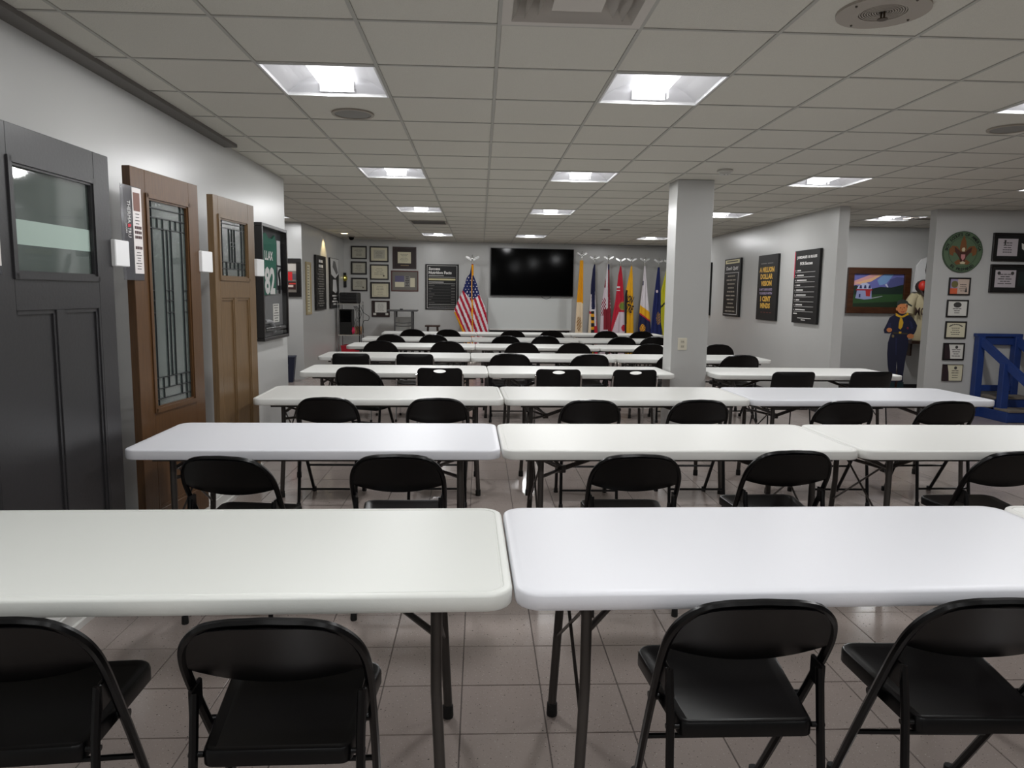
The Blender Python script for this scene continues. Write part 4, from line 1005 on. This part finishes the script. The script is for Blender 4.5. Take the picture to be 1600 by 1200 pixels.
def f6(x, y, u):
    k = 770+(x-955)*.75
    if y < k: return 'navy' if (y < 530 and y > 470 and x < 1000) else 'white'
    if y < k+100: return 'yellow'
    if y < k+120: return 'crimson'
    if (x-985)**2/1400+(y-1065)**2/2600 < 1 and (int(x/8)+int(y/10)) % 3: return 'gold'
    return 'navy'
def f7(x, y, u):
    if (x-1185)**2/900+(y-940)**2/6500 < 1 and (int(x/9)+int(y/12)) % 3: return 'tan'
    if (x-1165)**2/150+(y-600)**2/400 < 1: return 'pink'
    return 'blue'
def f8(x, y, u):
    return 'black' if abs(y-(800-(x-1215)*1.0)) < 14 else 'lime'
for lab, tx, ty, px_, L_, R2, fn in (
  ('gold over cream-white flag with a tan emblem, beside the television', 229, 215, 232, [(207, 215), (200, 330), (165, 740), (145, 1110)], [(250, 215), (247, 760), (240, 1110)], f1),
  ('navy, white and red flag, second in the row right of the television', 392, 265, 392, [(385, 265), (368, 320), (345, 520), (340, 650), (325, 850), (310, 1110)], [(400, 265), (396, 600), (410, 900), (428, 1110)], f2),
  ('maroon and white lettered flag, third in the row', 562, 262, 565, [(552, 262), (540, 340), (510, 560), (470, 800), (458, 1110)], [(575, 262), (577, 500), (590, 820), (600, 1110)], f3),
  ('crimson flag with a green round seal, fourth in the row', 716, 285, 716, [(710, 285), (685, 400), (650, 700), (600, 1000), (590, 1110)], [(722, 285), (737, 400), (758, 700), (766, 1110)], f4),
  ('yellow flag with black lettering and a black edge, fifth in the row', 853, 285, 853, [(846, 285), (800, 500), (768, 650), (766, 1110)], [(860, 285), (866, 400), (872, 700), (876, 1110)], f5),
  ('white flag with a yellow band over navy, sixth in the row', 1018, 285, 1018, [(1010, 285), (990, 500), (960, 750), (935, 1000), (928, 1110)], [(1024, 285), (1032, 400), (1060, 700), (1085, 960), (1092, 1110)], f6),
  ('dark blue flag with a tan emblem, seventh in the row', 1196, 300, 1192, [(1180, 300), (1165, 400), (1120, 750), (1088, 1110)], [(1203, 300), (1208, 450), (1215, 800), (1225, 1110)], f7),
  ('yellow-green flag with a black stripe, beside the column', 1300, 300, 1302, [(1292, 300), (1268, 400), (1218, 600), (1216, 1000), (1238, 1110)], [(1312, 300), (1340, 700), (1365, 1110)], f8)):
    t, zt = flag(lab, 16.25, 8, FO, tx, ty, px_, L_, R2, fn, folds=2.5, nu=28, nv=100); t['group'] = 'ceremonial flags right of the television'
    finial(t, zt, 1.0, .10)
    if fn is f5:
        for w_, zz, h in (('ION', 1.42, .17), ('TRE', 1.22, .17)): text(w_, FM[FK.index('black')], t, -.03, zz, h=h, wmax=.15, y=-.095, rot=-.35, bold=.03)

# ------------------------------------------------------------------ back left corner: equipment rack, stand, stool
RX, RY = -2.70, 15.45
t = thing('wire_rack', 'chrome wire rack holding equipment in the back left corner', 'rack', (RX, RY, 0))
for sx_ in (-.22, .22):
    for sy_ in (-.25, .25): MB().cyl((sx_, sy_, 0), (sx_, sy_, 1.30), .011, 8).build('post', CHROME if (sx_, sy_) != (.22, -.25) else RUBBER, t, True)
for z in (.12, .60, 1.24):
    b = MB(); b.box(-.23, .23, -.26, -.25, z, z+.022); b.box(-.23, .23, .25, .26, z, z+.022); b.box(-.23, -.22, -.26, .26, z, z+.022); b.box(.22, .23, -.26, .26, z, z+.022)
    for k in range(13): b.box(-.22, .22, -.25+k*.04, -.246+k*.04, z+.015, z+.02)
    b.build('shelf', mat('shelf_wire', (190, 188, 182), .35, metal=.6), t)['kind'] = 'stuff'
t = thing('amplifier', 'black audio equipment case on top of the wire rack', 'equipment', (RX+.01, RY, 1.262))
MB().bbox(-.20, .17, -.22, .22, .005, .225, .02).build('case', mat('equipment_black', (10, 10, 11), .5), t)
for k in range(3): MB().bbox(-.18, .15, -.226, -.219, .03+k*.065, .08+k*.065, .003).build('front_panel', mat('equipment_grey', (30, 30, 32), .4), t)
for k in range(4): MB().cyl((-.15+k*.09, -.226, .2), (-.15+k*.09, -.238, .2), .01, 8).build('knob', MATS['equipment_grey'], t)
t = thing('monitor_box', 'tall black equipment box hanging under the top rack shelf', 'equipment', (RX-.06, RY-.05, .62))
MB().bbox(-.14, .12, -.15, .15, 0, .52, .01).build('case', MATS['equipment_black'], t); MB().bbox(-.12, .10, -.156, -.149, .26, .50, .003).build('screen', GLASSB, t)
t = thing('cable_bundle', 'tangle of black cables hanging on the right side of the rack', 'cable', (RX+.13, RY-.2, .63))
for k in range(4):
    b = MB(); b.tube(spline([(-.03+k*.02, 0, .58), (.04+k*.03, -.05, .42), (.0+k*.02, -.07, .22), (.05+k*.02, -.04, .05), (.02+k*.03, -.06, .008)], 5), .006, 6); b.build('cable', RUBBER, t, True)
t = thing('looped_lead', 'thin black lead looping beside the rack', 'lead', (RX+.27, RY-.2, 0))
b = MB(); b.tube(spline([(-.03, 0, 1.2), (.03, 0, 1.08), (.14, 0, 1.0), (.12, 0, .92), (.02, 0, .88), (-.02, 0, .5), (.0, 0, .01)], 6), .006, 6); b.build('lead', RUBBER, t, True)
t = thing('pink_pouch', 'bright pink pouch on the lower rack shelf', 'pouch', (RX+.05, RY-.16, .625))
MB().ball((0, 0, .07), .055, 12, (1.2, .7, 1.2)).build('pouch', mat('hot_pink', (214, 40, 90), .6), t, True); MB().box(-.05, .05, -.01, .01, .115, .15).build('flap', mat('hot_pink', (214, 40, 90)), t)
t = thing('cardboard_box', 'small tan carton on the lower rack shelf', 'box', (RX+.15, RY+.05, .622))
MB().bbox(-.06, .06, -.08, .08, 0, .16, .003).build('carton', mat('carton_tan', (170, 130, 92), .7), t); MB().box(-.061, .061, -.012, .012, .158, .162).build('tape', mat('tape', (190, 160, 120), .4), t)
t = thing('red_crate', 'red plastic crate on the bottom rack shelf', 'crate', (RX+.02, RY-.02, .143))
b = MB(); taper(b, .17, .19, 0, .19, .21, .24); b.build('crate', mat('crate_red', (190, 24, 50), .5), t); b = MB(); b.tube([(-.192, -.212, .24), (.192, -.212, .24), (.192, .212, .24), (-.192, .212, .24)], .008, 6, True); b.build('rim', mat('crate_red', (190, 24, 50)), t)
# wall phone
x, y = P_BACK.at(P_BACK.hit((538, 437))[0]); 
t = thing('wall_phone', 'black wall unit with a yellow light above the rack', 'phone', (x, y-.004, P_BACK.hit((538, 437))[1]), P_BACK.rz)
MB().bbox(-.07, .05, -.05, 0, -.17, .15, .01).build('body', MATS['equipment_black'], t); MB().ball((.02, -.06, .03), .055, 12, (1, .6, 1.2)).build('dial', mat('brass_yellow', (150, 140, 50), .3, metal=.5), t, True)
MB().ball((.02, -.09, .04), .016, 8).build('indicator', emis('yellow_indicator', (1, .9, .3), 1.5), t)
b = MB(); b.tube(spline([(-.02, -.02, -.17), (-.06, -.02, -.28), (.0, -.03, -.36), (.03, -.02, -.5)], 5), .006, 6); b.build('cable', mat('white_cable', (200, 200, 196), .5), t, True)
# tall stand
GM = mat('stand_grey', (88, 88, 88), .45, metal=.3)
t = thing('tall_stand', 'grey tubular high stand with a flat top against the back wall', 'stand', (-1.64, 15.85, 0))
MB().bbox(-.34, .30, -.2, .2, 1.10, 1.135, .004).build('top', GM, t); MB().bbox(-.06, -.0, -.19, -.13, 1.137, 1.16, .003).build('stop', RUBBER, t)
for sx_ in (-.17, .19):
    for sy_ in (-.17, .17): MB().cyl((sx_, sy_, 0), (sx_, sy_, 1.10), .018, 10).build('leg', GM, t, True)
for z in (.87, .80):
    b = MB(); b.tube(spline([(-.17, -.17, z), (0, -.17, z-.015), (.19, -.17, z)], 5), .012, 8); b.build('cross_bar', GM, t, True)
MB().bbox(-.17, .19, -.01, .01, .55, .98, .003).build('back_panel', mat('panel_grey', (150, 150, 146), .5), t)
t = thing('wooden_stool', 'dark wooden stool below the Success poster', 'stool', (-1.02, 15.9, 0))
MB().bbox(-.16, .16, -.14, .14, .775, .81, .006).build('seat', W_DARK, t)
for sx_ in (-1, 1):
    for sy_ in (-1, 1):
        b = MB(); b.tube([(sx_*.10, sy_*.09, .776), (sx_*.15, sy_*.13, 0)], .018, 8); b.build('leg', W_DARK, t, True)
    b = MB(); b.tube([(sx_*.13, -.115, .3), (sx_*.13, .115, .3)], .011, 8); b.build('rung', W_DARK, t, True)

# ------------------------------------------------------------------ alcove: painting, cut-out figure, baseball uniform
t, w_, h_ = hang(P_AL, P_AL.quad((1324, 418), (1421, 419), (1418, 490), (1320, 489)), 'painting', 'brown-framed painting of a white domed hut on a green field', 'painting')
WF = wood('painting_frame', (58, 32, 18), (84, 50, 28)); frame(t, w_, h_, .10, WF, .05)
def pm(n, c): return mat('paint_'+n, c, .6)
iw, ih = w_-.085, h_-.085
plate('canvas', pm('sky', (108, 110, 178)), t, -iw, iw, -ih, ih, -.012, -.003)
def pp(nm, m, pts, y): MB().prism([(x*iw, z*ih) for x, z in pts], -.012-y*.0008, -.012-(y-1)*.0008).build(nm, m, t)
pp('cloud', pm('pink', (218, 160, 160)), [(-1, .3), (-.6, .35), (-.1, .75), (.2, 1), (-.2, 1), (-.5, .8), (-1, .5)], 1)
pp('cloud', pm('peach', (232, 184, 140)), [(-.7, .38), (-.3, .5), (.15, .92), (.3, 1), (.1, 1), (-.25, .72), (-.9, .42)], 2)
pp('cloud', pm('lightblue', (122, 160, 206)), [(.05, .3), (.3, .4), (.6, 1), (.25, 1), (-.05, .6)], 1)
pp('cloud', pm('slate', (82, 86, 140)), [(.3, .15), (.98, .2), (.98, .75), (.7, .8), (.45, .65)], 2)
pp('cloud', pm('white', (200, 205, 225)), [(.25, .35), (.32, .4), (.4, .2), (.36, .18)], 3)
pp('tree_line', pm('dark_green', (22, 42, 34)), [(-1, .2), (-.85, .3), (-.6, .1), (-.2, .12), (.1, .22), (.5, .18), (1, .38), (1, -.22), (-1, -.3)], 4)
pp('field', pm('field', (44, 78, 40)), [(-1, -.25), (1, -.18), (1, -1), (-1, -1)], 5)
pp('field_shade', pm('field_dark', (26, 46, 26)), [(-1, -.75), (1, -.6), (1, -1), (-1, -1)], 6)
pp('path', pm('path', (150, 156, 160)), [(-.25, -.42), (.15, -.3), (.2, -.33), (-.25, -.48)], 6)
pp('hut', pm('hut', (150, 156, 196)), [(-.85, -.45), (-.8, .02), (-.25, .02), (-.22, -.48), (-.5, -.52)], 7)
pp('hut_dome', pm('dome', (188, 194, 222)), [(-.82, .06), (-.76, .25), (-.62, .42), (-.46, .45), (-.3, .3), (-.24, .06)], 7)
pp('hut_band', pm('red', (160, 28, 44)), [(-.84, 0), (-.22, 0), (-.22, .08), (-.84, .08)], 8)
pp('hut_side', pm('red2', (176, 44, 44)), [(-.45, -.32), (-.3, -.34), (-.28, 0), (-.48, 0)], 9)
for x in (-.72, -.55, -.38): pp('hut_window', pm('win', (40, 50, 96)), [(x, .12), (x+.1, .12), (x+.08, .3), (x+.02, .3)], 9)
pp('hut_door', pm('win', (40, 50, 96)), [(-.72, -.4), (-.66, -.4), (-.66, -.2), (-.72, -.2)], 9)

# cut-out figure : printed flat board on a stand
YB = 10.9
cb = lambda x, y: ony((1370+x/5.22, 390+y/5.22), YB)
c0 = cb(190, 1100); t = thing('cutout_figure', 'painted cut-out board of a boy in navy uniform with yellow neckerchief', 'cut-out', (c0.x, YB, 0), 0)
def cut(nm, m, pts, lay):
    q = [cb(x, y) for x, y in pts]; MB().prism([(p.x-c0.x, p.z) for p in q], -.0008*lay-.012, (0 if lay == 0 else -.0008*(lay-1)-.012)).build(nm, m, t)
def ell(x, y, rx, ry, n=18): return [(x+rx*math.cos(2*math.pi*k/n), y-ry*math.sin(2*math.pi*k/n)) for k in range(n)]
NV = mat('uniform_navy', (22, 25, 52), .7); NV2 = mat('uniform_navy_fold', (34, 38, 74), .7); SK = mat('painted_skin', (196, 124, 76), .7); YL = mat('neckerchief_yellow', (206, 160, 40), .7)
cut('trousers', NV, [(115, 680), (90, 760), (84, 850), (88, 940), (98, 1010), (106, 1085), (146, 1085), (152, 1010), (160, 880), (168, 1010), (170, 1085), (208, 1085), (212, 1010), (232, 880), (254, 770), (250, 680)], 0)
cut('shirt', NV, [(140, 530), (100, 555), (80, 600), (52, 655), (58, 682), (100, 684), (118, 678), (125, 700), (250, 700), (300, 690), (318, 655), (326, 620), (310, 585), (285, 550), (235, 528), (165, 522)], 1)
cut('sleeve_fold', NV2, [(92, 600), (112, 600), (108, 640), (80, 660)], 2); cut('sleeve_fold', NV2, [(262, 580), (282, 590), (296, 640), (276, 650)], 2)
cut('trouser_fold', NV2, [(150, 720), (160, 720), (156, 860), (148, 860)], 2)
cut('belt', mat('belt', (60, 52, 40), .6), [(128, 672), (246, 680), (246, 692), (128, 686)], 2); cut('belt_buckle', YL, [(176, 668), (196, 668), (196, 684), (176, 684)], 3)
cut('neckerchief', YL, [(150, 515), (172, 530), (200, 542), (235, 525), (248, 508), (258, 530), (215, 552), (192, 556), (150, 540)], 3)
cut('neckerchief_end', YL, [(186, 556), (202, 560), (212, 595), (204, 630), (188, 652), (172, 640), (176, 600)], 4)
cut('head', SK, ell(203, 478, 42, 46), 4); cut('ear', SK, ell(160, 485, 9, 13), 3)
cut('cap', mat('cap_navy', (40, 48, 44), .7), [(158, 460), (160, 430), (180, 412), (215, 406), (245, 420), (256, 438), (284, 456), (280, 466), (250, 452), (240, 440), (190, 442)], 5)
cut('hair', mat('painted_hair', (120, 60, 34), .7), [(236, 440), (250, 452), (246, 476), (236, 466)], 5)
for x in (190, 218): cut('eye', mat('painted_eye', (40, 24, 20), .6), ell(x, 474, 5, 4, 10), 5)
cut('nose', mat('painted_nose', (170, 96, 60), .7), [(203, 476), (210, 494), (199, 494)], 5)
cut('mouth', mat('painted_mouth', (150, 50, 40), .7), [(190, 502), (205, 508), (222, 500), (214, 512), (196, 512)], 5)
cut('hand', SK, ell(98, 655, 22, 18), 4); cut('hand', SK, ell(270, 706, 28, 20), 4)
cut('badge', mat('badge', (120, 104, 70), .6), ell(128, 705, 10, 12, 12), 3); cut('badge', mat('badge_red', (120, 40, 60), .6), ell(248, 640, 8, 10, 10), 3)
zf = cb(190, 1085).z
for x in (100, 172):
    a, b_ = cb(x, 1080), cb(x+40, 1108); MB().prism([(a.x-c0.x-.01, a.z), (b_.x-c0.x, a.z), (b_.x-c0.x+.01, 0.03), (a.x-c0.x-.03, .03)], -.013, 0).build('shoe', mat('shoe_teal', (20, 48, 52), .6), t)
MB().bbox(-.28, .28, -.16, .20, 0, .03, .005).build('base_board', FRB, t)
MB().add([(-.02, 0, .03), (-.02, .19, .03), (-.02, 0, .8), (.02, 0, .03), (.02, .19, .03), (.02, 0, .8)], [(0, 2, 1), (3, 4, 5), (0, 1, 4, 3), (1, 2, 5, 4), (2, 0, 3, 5)]).build('strut', W_DARK, t)
p = ony((1386, 600), 11.1)
t = thing('wooden_box', 'small orange-brown box on the floor beside the cut-out figure', 'box', (6.33, 11.33, 0))
MB().bbox(-.16, .10, -.12, .12, 0, .19, .005).build('body', wood('orange_wood', (120, 62, 34), (146, 80, 46)), t); MB().bbox(-.165, .105, -.125, .125, .19, .205, .003).build('lid', MATS['orange_wood'], t)

# uniform display
t = thing('wall_shelf', 'dark wooden shelf in the alcove under the uniform', 'shelf', (7.2, 11.6, .80))
MB().bbox(-.38, .38, -.36, 0, 0, .05, .006).build('board', W_DARK, t)
for sx_ in (-.3, .3): MB().prism([(0, 0), (0.03, 0), (.03, -.2), (0, -.2)], -.2, 0).build('bracket', W_DARK, t).location = (sx_, 0, 0)
t = thing('baseball_uniform', 'cream baseball jersey on a torso form standing on the shelf', 'uniform', (7.12, 11.38, .852))
JC = mat('jersey_cream', (188, 176, 142), .85, bump=.4, bscale=25)
b = MB(); rs = []
for z, rx, ry in ((0, .20, .12), (.1, .22, .13), (.3, .23, .13), (.5, .25, .14), (.66, .27, .14), (.74, .22, .12), (.80, .10, .09), (.83, .08, .08)):
    rs.append([(rx*math.cos(2*math.pi*k/20), ry*math.sin(2*math.pi*k/20), z) for k in range(20)])
b.rings(rs); b.build('torso', JC, t, True)
for sg in (-1, 1):
    b = MB(); b.tube(spline([(sg*.22, 0, .70), (sg*.29, -.01, .60), (sg*.33, -.03, .42)], 4), [.075]*4+[.08]*4+[.085], 12); b.build('sleeve', JC, t, True)
text('MOSO', mat('jersey_letter', (70, 50, 44), .7), t, -.12, .46, h=.13, wmax=.34, y=-.146, bold=.02)
MB().box(-.004, .004, -.146, -.13, .05, .72).build('button_placket', MATS['jersey_letter'], t)
t = thing('batting_helmet', 'red and black helmet mask above the cream uniform', 'helmet', (6.97, 11.28, 1.70))
MB().ball((0, 0, 0), .125, 16, (1, 1, .9)).build('crown', mat('cap_dark', (50, 36, 36), .6), t, True)
MB().ball((-.055, -.065, .01), .082, 14, (.8, .8, 1)).build('front_panel', mat('cap_red', (196, 44, 30), .5), t, True)
b = MB(); b.tube(spline([(-.08, -.06, -.06), (-.06, -.12, -.14), (.04, -.12, -.16), (.1, -.06, -.08)], 5), .018, 8); b.build('visor', MATS['cap_dark'], t, True)
t = thing('white_jersey', 'white jersey hanging behind the cap, partly hidden by the wall', 'jersey', (7.17, 11.585, 1.62))
MB().prism([(-.20, 0), (-.17, .42), (-.10, .52), (.0, .56), (.12, .54), (.24, .42), (.24, 0)], -.05, 0).build('body', mat('jersey_white', (238, 238, 238), .8), t)
MB().prism([(-.02, .60), (.05, .62), (.06, .30), (.0, .15), (-.04, .34)], -.058, -.05).build('tassel', RUBBER, t); MB().cyl((0, -.03, .55), (0, -.03, .62), .008, 8).build('hanger', CHROME, t)

# ------------------------------------------------------------------ emblem and certificates on the right front wall
def r3(x, y): return (1460+x/9.23, 350+y/9.23)
u, z = P_RF.hit(r3(395, 405)); ul, _ = P_RF.hit(r3(108, 405)); ur, _ = P_RF.hit(r3(680, 405)); RAD = (ur-ul)/2
x, y = P_RF.at((ul+ur)/2)
t = thing('round_emblem', 'round green scouting emblem with an eagle and brown fleur-de-lis', 'emblem', (x, y-.002, z), P_RF.rz)
GRB = mat('emblem_green', (84, 104, 78), .55); GRD = mat('emblem_dark_green', (52, 70, 52), .55); BRN = mat('emblem_brown', (120, 76, 40), .55); BRD = mat('emblem_dark_brown', (70, 38, 28), .55)
b = MB(); n = 48
circ = lambda r, n=48: [(r*math.cos(2*math.pi*k/n), r*math.sin(2*math.pi*k/n)) for k in range(n)]
MB().prism(circ(RAD), -.02, 0).build('disc', GRB, t)
for r0, r1 in ((.965, 1.0), (.70, .72)):
    b = MB(); n = 48; P1 = circ(RAD*r0); P2 = circ(RAD*r1)
    b.add([(x_, -.0225, z_) for x_, z_ in P1]+[(x_, -.0225, z_) for x_, z_ in P2]+[(x_, -.019, z_) for x_, z_ in P1]+[(x_, -.019, z_) for x_, z_ in P2],
      [(k, (k+1) % n, (k+1) % n+n, k+n) for k in range(n)]+[(k, k+2*n, (k+1) % n+2*n, (k+1) % n) for k in range(n)]+[(k+n, (k+1) % n+n, (k+1) % n+3*n, k+3*n) for k in range(n)]); b.build('ring', GRD, t)
def arc_text(s_, r, a0, a1, flip, h):
    n = len(s_)
    for i, ch in enumerate(s_):
        if ch == ' ': continue
        a = R_(a0+(a1-a0)*i/(n-1)); text(ch, RUBBER, t, r*math.cos(a), r*math.sin(a), h=h, y=-.0225, rot=(a-math.pi/2 if not flip else a+math.pi/2), name='letter', bold=.03, ext=.001)
arc_text('BOY SCOUTS OF AMERICA', RAD*.845, 172, 8, False, RAD*.15); arc_text('BE PREPARED', RAD*.845, 232, 308, True, RAD*.15)
def em(nm, m, pts, lay, sc=RAD): MB().prism([(a*sc, c*sc) for a, c in pts], -.020-.003*lay, -.018).build(nm, m, t)
em('fleur_centre', BRN, [(0, .80), (.12, .52), (.17, .2), (.12, -.1), (-.12, -.1), (-.17, .2), (-.12, .52)], 1)
for sg in (-1, 1):
    em('fleur_side', BRN, [(sg*.1, .0), (sg*.3, .26), (sg*.55, .30), (sg*.70, .12), (sg*.66, -.12), (sg*.5, -.2), (sg*.46, -.02), (sg*.3, -.06), (sg*.15, -.25)], 1)
    em('eagle_wing', BRD, [(sg*.08, -.05), (sg*.2, .08), (sg*.44, .24), (sg*.4, .02), (sg*.26, -.14), (sg*.14, -.3)], 2)
    em('fleur_foot', BRN, [(sg*.06, -.42), (sg*.2, -.36), (sg*.4, -.5), (sg*.28, -.62), (sg*.08, -.58)], 1)
em('eagle_body', BRD, [(-.13, .0), (.13, .0), (.15, -.3), (.06, -.55), (-.06, -.55), (-.15, -.3)], 3)
em('shield', mat('emblem_pink', (190, 130, 130), .5), [(-.1, -.12), (.1, -.12), (.1, -.28), (0, -.42), (-.1, -.28)], 4)
em('eagle_head', mat('emblem_cream', (206, 192, 160), .5), [(-.06, .18), (.03, .22), (.08, .14), (.06, .02), (-.05, .02), (-.08, .1)], 4)
em('scroll', MATS['emblem_cream'], [(-.13, -.50), (0, -.45), (.13, -.50), (.1, -.58), (-.1, -.58)], 5)

G2 = 'small framed certificates under the round emblem'
def r6(x, y): return (1460+x/6.664, 430+y/6.664)
for k, (q, lab, st) in enumerate((
  (((150, 24), (376, 26), (358, 210), (134, 208)), 'certificate with a colourful orange and violet left band, first under the emblem', 'a'),
  (((128, 254), (354, 258), (334, 440), (112, 434)), 'white certificate with a dark crest at the top, second under the emblem', 'b'),
  (((112, 478), (334, 482), (316, 662), (96, 658)), 'cream certificate with an arched heading, third under the emblem', 'c'),
  (((90, 703), (312, 706), (296, 886), (74, 882)), 'framed certificate with a dark slanted left side, fourth under the emblem', 'd'),
  (((82, 926), (292, 930), (276, 1102), (68, 1098)), 'frameless certificate with a dark slanted left side, lowest under the emblem', 'e'))):
    t, w_, h_ = hang(P_RF, P_RF.quad(*[r6(*p_) for p_ in q]), 'framed_certificate', lab, 'certificate', G2)
    fw = .018 if st != 'e' else .004; frame(t, w_, h_, fw, FRB if st != 'e' else FRD, .02)
    iw, ih = w_-fw, h_-fw; plate('paper', {'a': mat('pap_peach', (196, 176, 162), .6), 'b': PAPER, 'c': PAPER2, 'd': PAPER, 'e': PAPER2}[st], t, -iw, iw, -ih, ih, -.010, -.002)
    cx = 0
    if st == 'a':
        plate('print', mat('pr_lilac', (150, 140, 170), .6), t, -iw, -iw*.2, -ih*.25, ih, -.0108, -.01); plate('print', mat('pr_orange', (206, 96, 60), .6), t, -iw, -iw*.2, -ih, -ih*.25, -.0108, -.01)
        MB().prism([(-iw*.52+a*1.0, ih*.28+c) for a, c in circ(.045, 20)], -.0116, -.0108).build('seal', mat('pr_khaki', (110, 104, 64), .6), t); cx = iw*.4
        MB().prism([(iw*.6, -ih*.75), (iw*.85, -ih*.75), (iw*.73, 0)], -.0108, -.01).build('print', INK, t)
    if st == 'b': MB().prism([(a*1.2, ih*.5+c*.8) for a, c in circ(.045, 10)], -.0108, -.01).build('crest', INK, t)
    if st == 'c':
        for i in range(9):
            a = R_(150-15*i); MB().prism([(iw*.75*math.cos(a)-.009, ih*.25+ih*.5*math.sin(a)-.006), (iw*.75*math.cos(a)+.009, ih*.25+ih*.5*math.sin(a)-.006), (iw*.75*math.cos(a)+.009, ih*.25+ih*.5*math.sin(a)+.008), (iw*.75*math.cos(a)-.009, ih*.25+ih*.5*math.sin(a)+.008)], -.0108, -.01).build('heading_letter', INK, t)
    if st in 'de': MB().prism([(-iw, ih), (-iw*.55, ih), (-iw*.38, 0), (-iw*.3, -ih), (-iw, -ih)], -.0108, -.01).build('dark_side', mat('pr_darkplum', (40, 26, 30), .6), t); cx = iw*.3; MB().prism([(iw*.3+a*.4, ih*.6+c*.4) for a, c in circ(.05, 12)], -.0108, -.01).build('crest', INK, t)
    lines(t, INK, cx, iw*1.1, ih*.25, -ih*.6, 4, .008, k+3, y=-.0112)
for k, (q, lab) in enumerate((
  (((850, 130), (1560, 138), (1540, 548), (806, 536)), 'wide black-framed double certificate, upper one at the right edge'),
  (((808, 583), (1540, 590), (1520, 1000), (766, 988)), 'wide black-framed double certificate, lower one at the right edge'))):
    t, w_, h_ = hang(P_RF, P_RF.quad(*[r3(*p_) for p_ in q]), 'framed_certificate', lab, 'certificate', 'wide black-framed certificates at the right edge')
    frame(t, w_, h_, .03, FRB, .03); plate('mount', mat('mount_black', (26, 27, 27), .3), t, -w_+.028, w_-.028, -h_+.028, h_-.028, -.012, -.002)
    x0, x1 = (-w_*.80, -w_*.0); plate('paper', mat('pap_lilac', (188, 180, 184), .6), t, x0, x1, -h_*.62, h_*.60, -.0135, -.012)
    cx = (x0+x1)/2; lines(t, INK, cx, w_*.6, h_*.3, -h_*.35, 5, .010, k+8, y=-.0142)
    if k == 0: MB().prism([(x0+w_*.25, h_*.5), (x0+w_*.33, h_*.5), (x0+w_*.31, h_*.15), (x0+w_*.27, h_*.15)], -.0142, -.0135).build('crest', INK, t); MB().prism([(w_*.15, h_*.3), (w_*.35, h_*.15), (w_*.3, -h_*.25), (w_*.18, -h_*.1)], -.0142, -.012).build('print', PAPER, t)
    else:
        for xx in (x0+w_*.14, x1-w_*.14): MB().prism([(xx+a*.45, h_*.38+c*.45) for a, c in circ(.05, 12)], -.0142, -.0135).build('crest', INK, t)
        plate('photo', mat('photo_green', (30, 40, 38), .5), t, w_*.1, w_*.8, -h_*.5, h_*.5, -.0135, -.012)

# ------------------------------------------------------------------ blue wooden steps with handrails
BL = mat('blue_paint', (26, 52, 112), .5, bump=.3, bscale=12, var=.12, vscale=6); TR = mat('worn_grey_tread', (116, 108, 98), .7, var=.15, vscale=8)
t = thing('wooden_steps', 'small blue wooden steps with handrails beside the certificate wall', 'steps', (6.45, 9.14, 0))
def post(nm, x, y, z0, z1, s=.045, d=.045): return MB().bbox(x-s, x+s, y-d, y+d, z0, z1, .004).build(nm, BL, t)
xa, xb = 0, .49
for x, nm in ((xa, 'post'), (xb, 'post')): post(nm, x, 0, 0, 1.04)
for x in (xa+.1, xb+.1): post('post', x, -.36, 0, .72)
MB().bbox(xa-.06, xb+.06, -.03, .05, 1.035, 1.075, .004).build('top_rail', BL, t); MB().bbox(xa-.04, xb+.04, -.035, -.012, .33, .41, .004).build('cross_rail', BL, t)
MB().bbox(xa-.04, xb+.04, .0, .03, .93, 1.03, .004).build('cross_rail', BL, t)
for x in (xa+.0, xb+.0):
    b = MB(); p0 = Vector((x+.0, -.01, .99)); p1 = Vector((x+.26, -.92, .30)); dz = .055
    vs = []
    for p_ in (p0, p1):
        for dx, zz in ((-.02, -dz), (.025, -dz), (.025, dz), (-.02, dz)): vs.append((p_.x+dx, p_.y, p_.z+zz))
    b.add(vs, [(0, 3, 2, 1), (4, 5, 6, 7), (0, 1, 5, 4), (1, 2, 6, 5), (2, 3, 7, 6), (3, 0, 4, 7)]); b.build('handrail', BL, t)
for y0, y1, z in ((-.30, -.02, .26), (-.56, -.30, .13)):
    MB().bbox(xa+.05, xb+.06, y0, y1, z, z+.03, .004).build('tread', TR, t); MB().bbox(xa+.06, xb+.05, y0+.01, y0+.03, 0.005, z, .003).build('riser', BL, t)
for x in (xa+.05, xb+.04): MB().bbox(x-.015, x+.015, -.55, -.03, .0, .13, .003).build('stringer', BL, t)
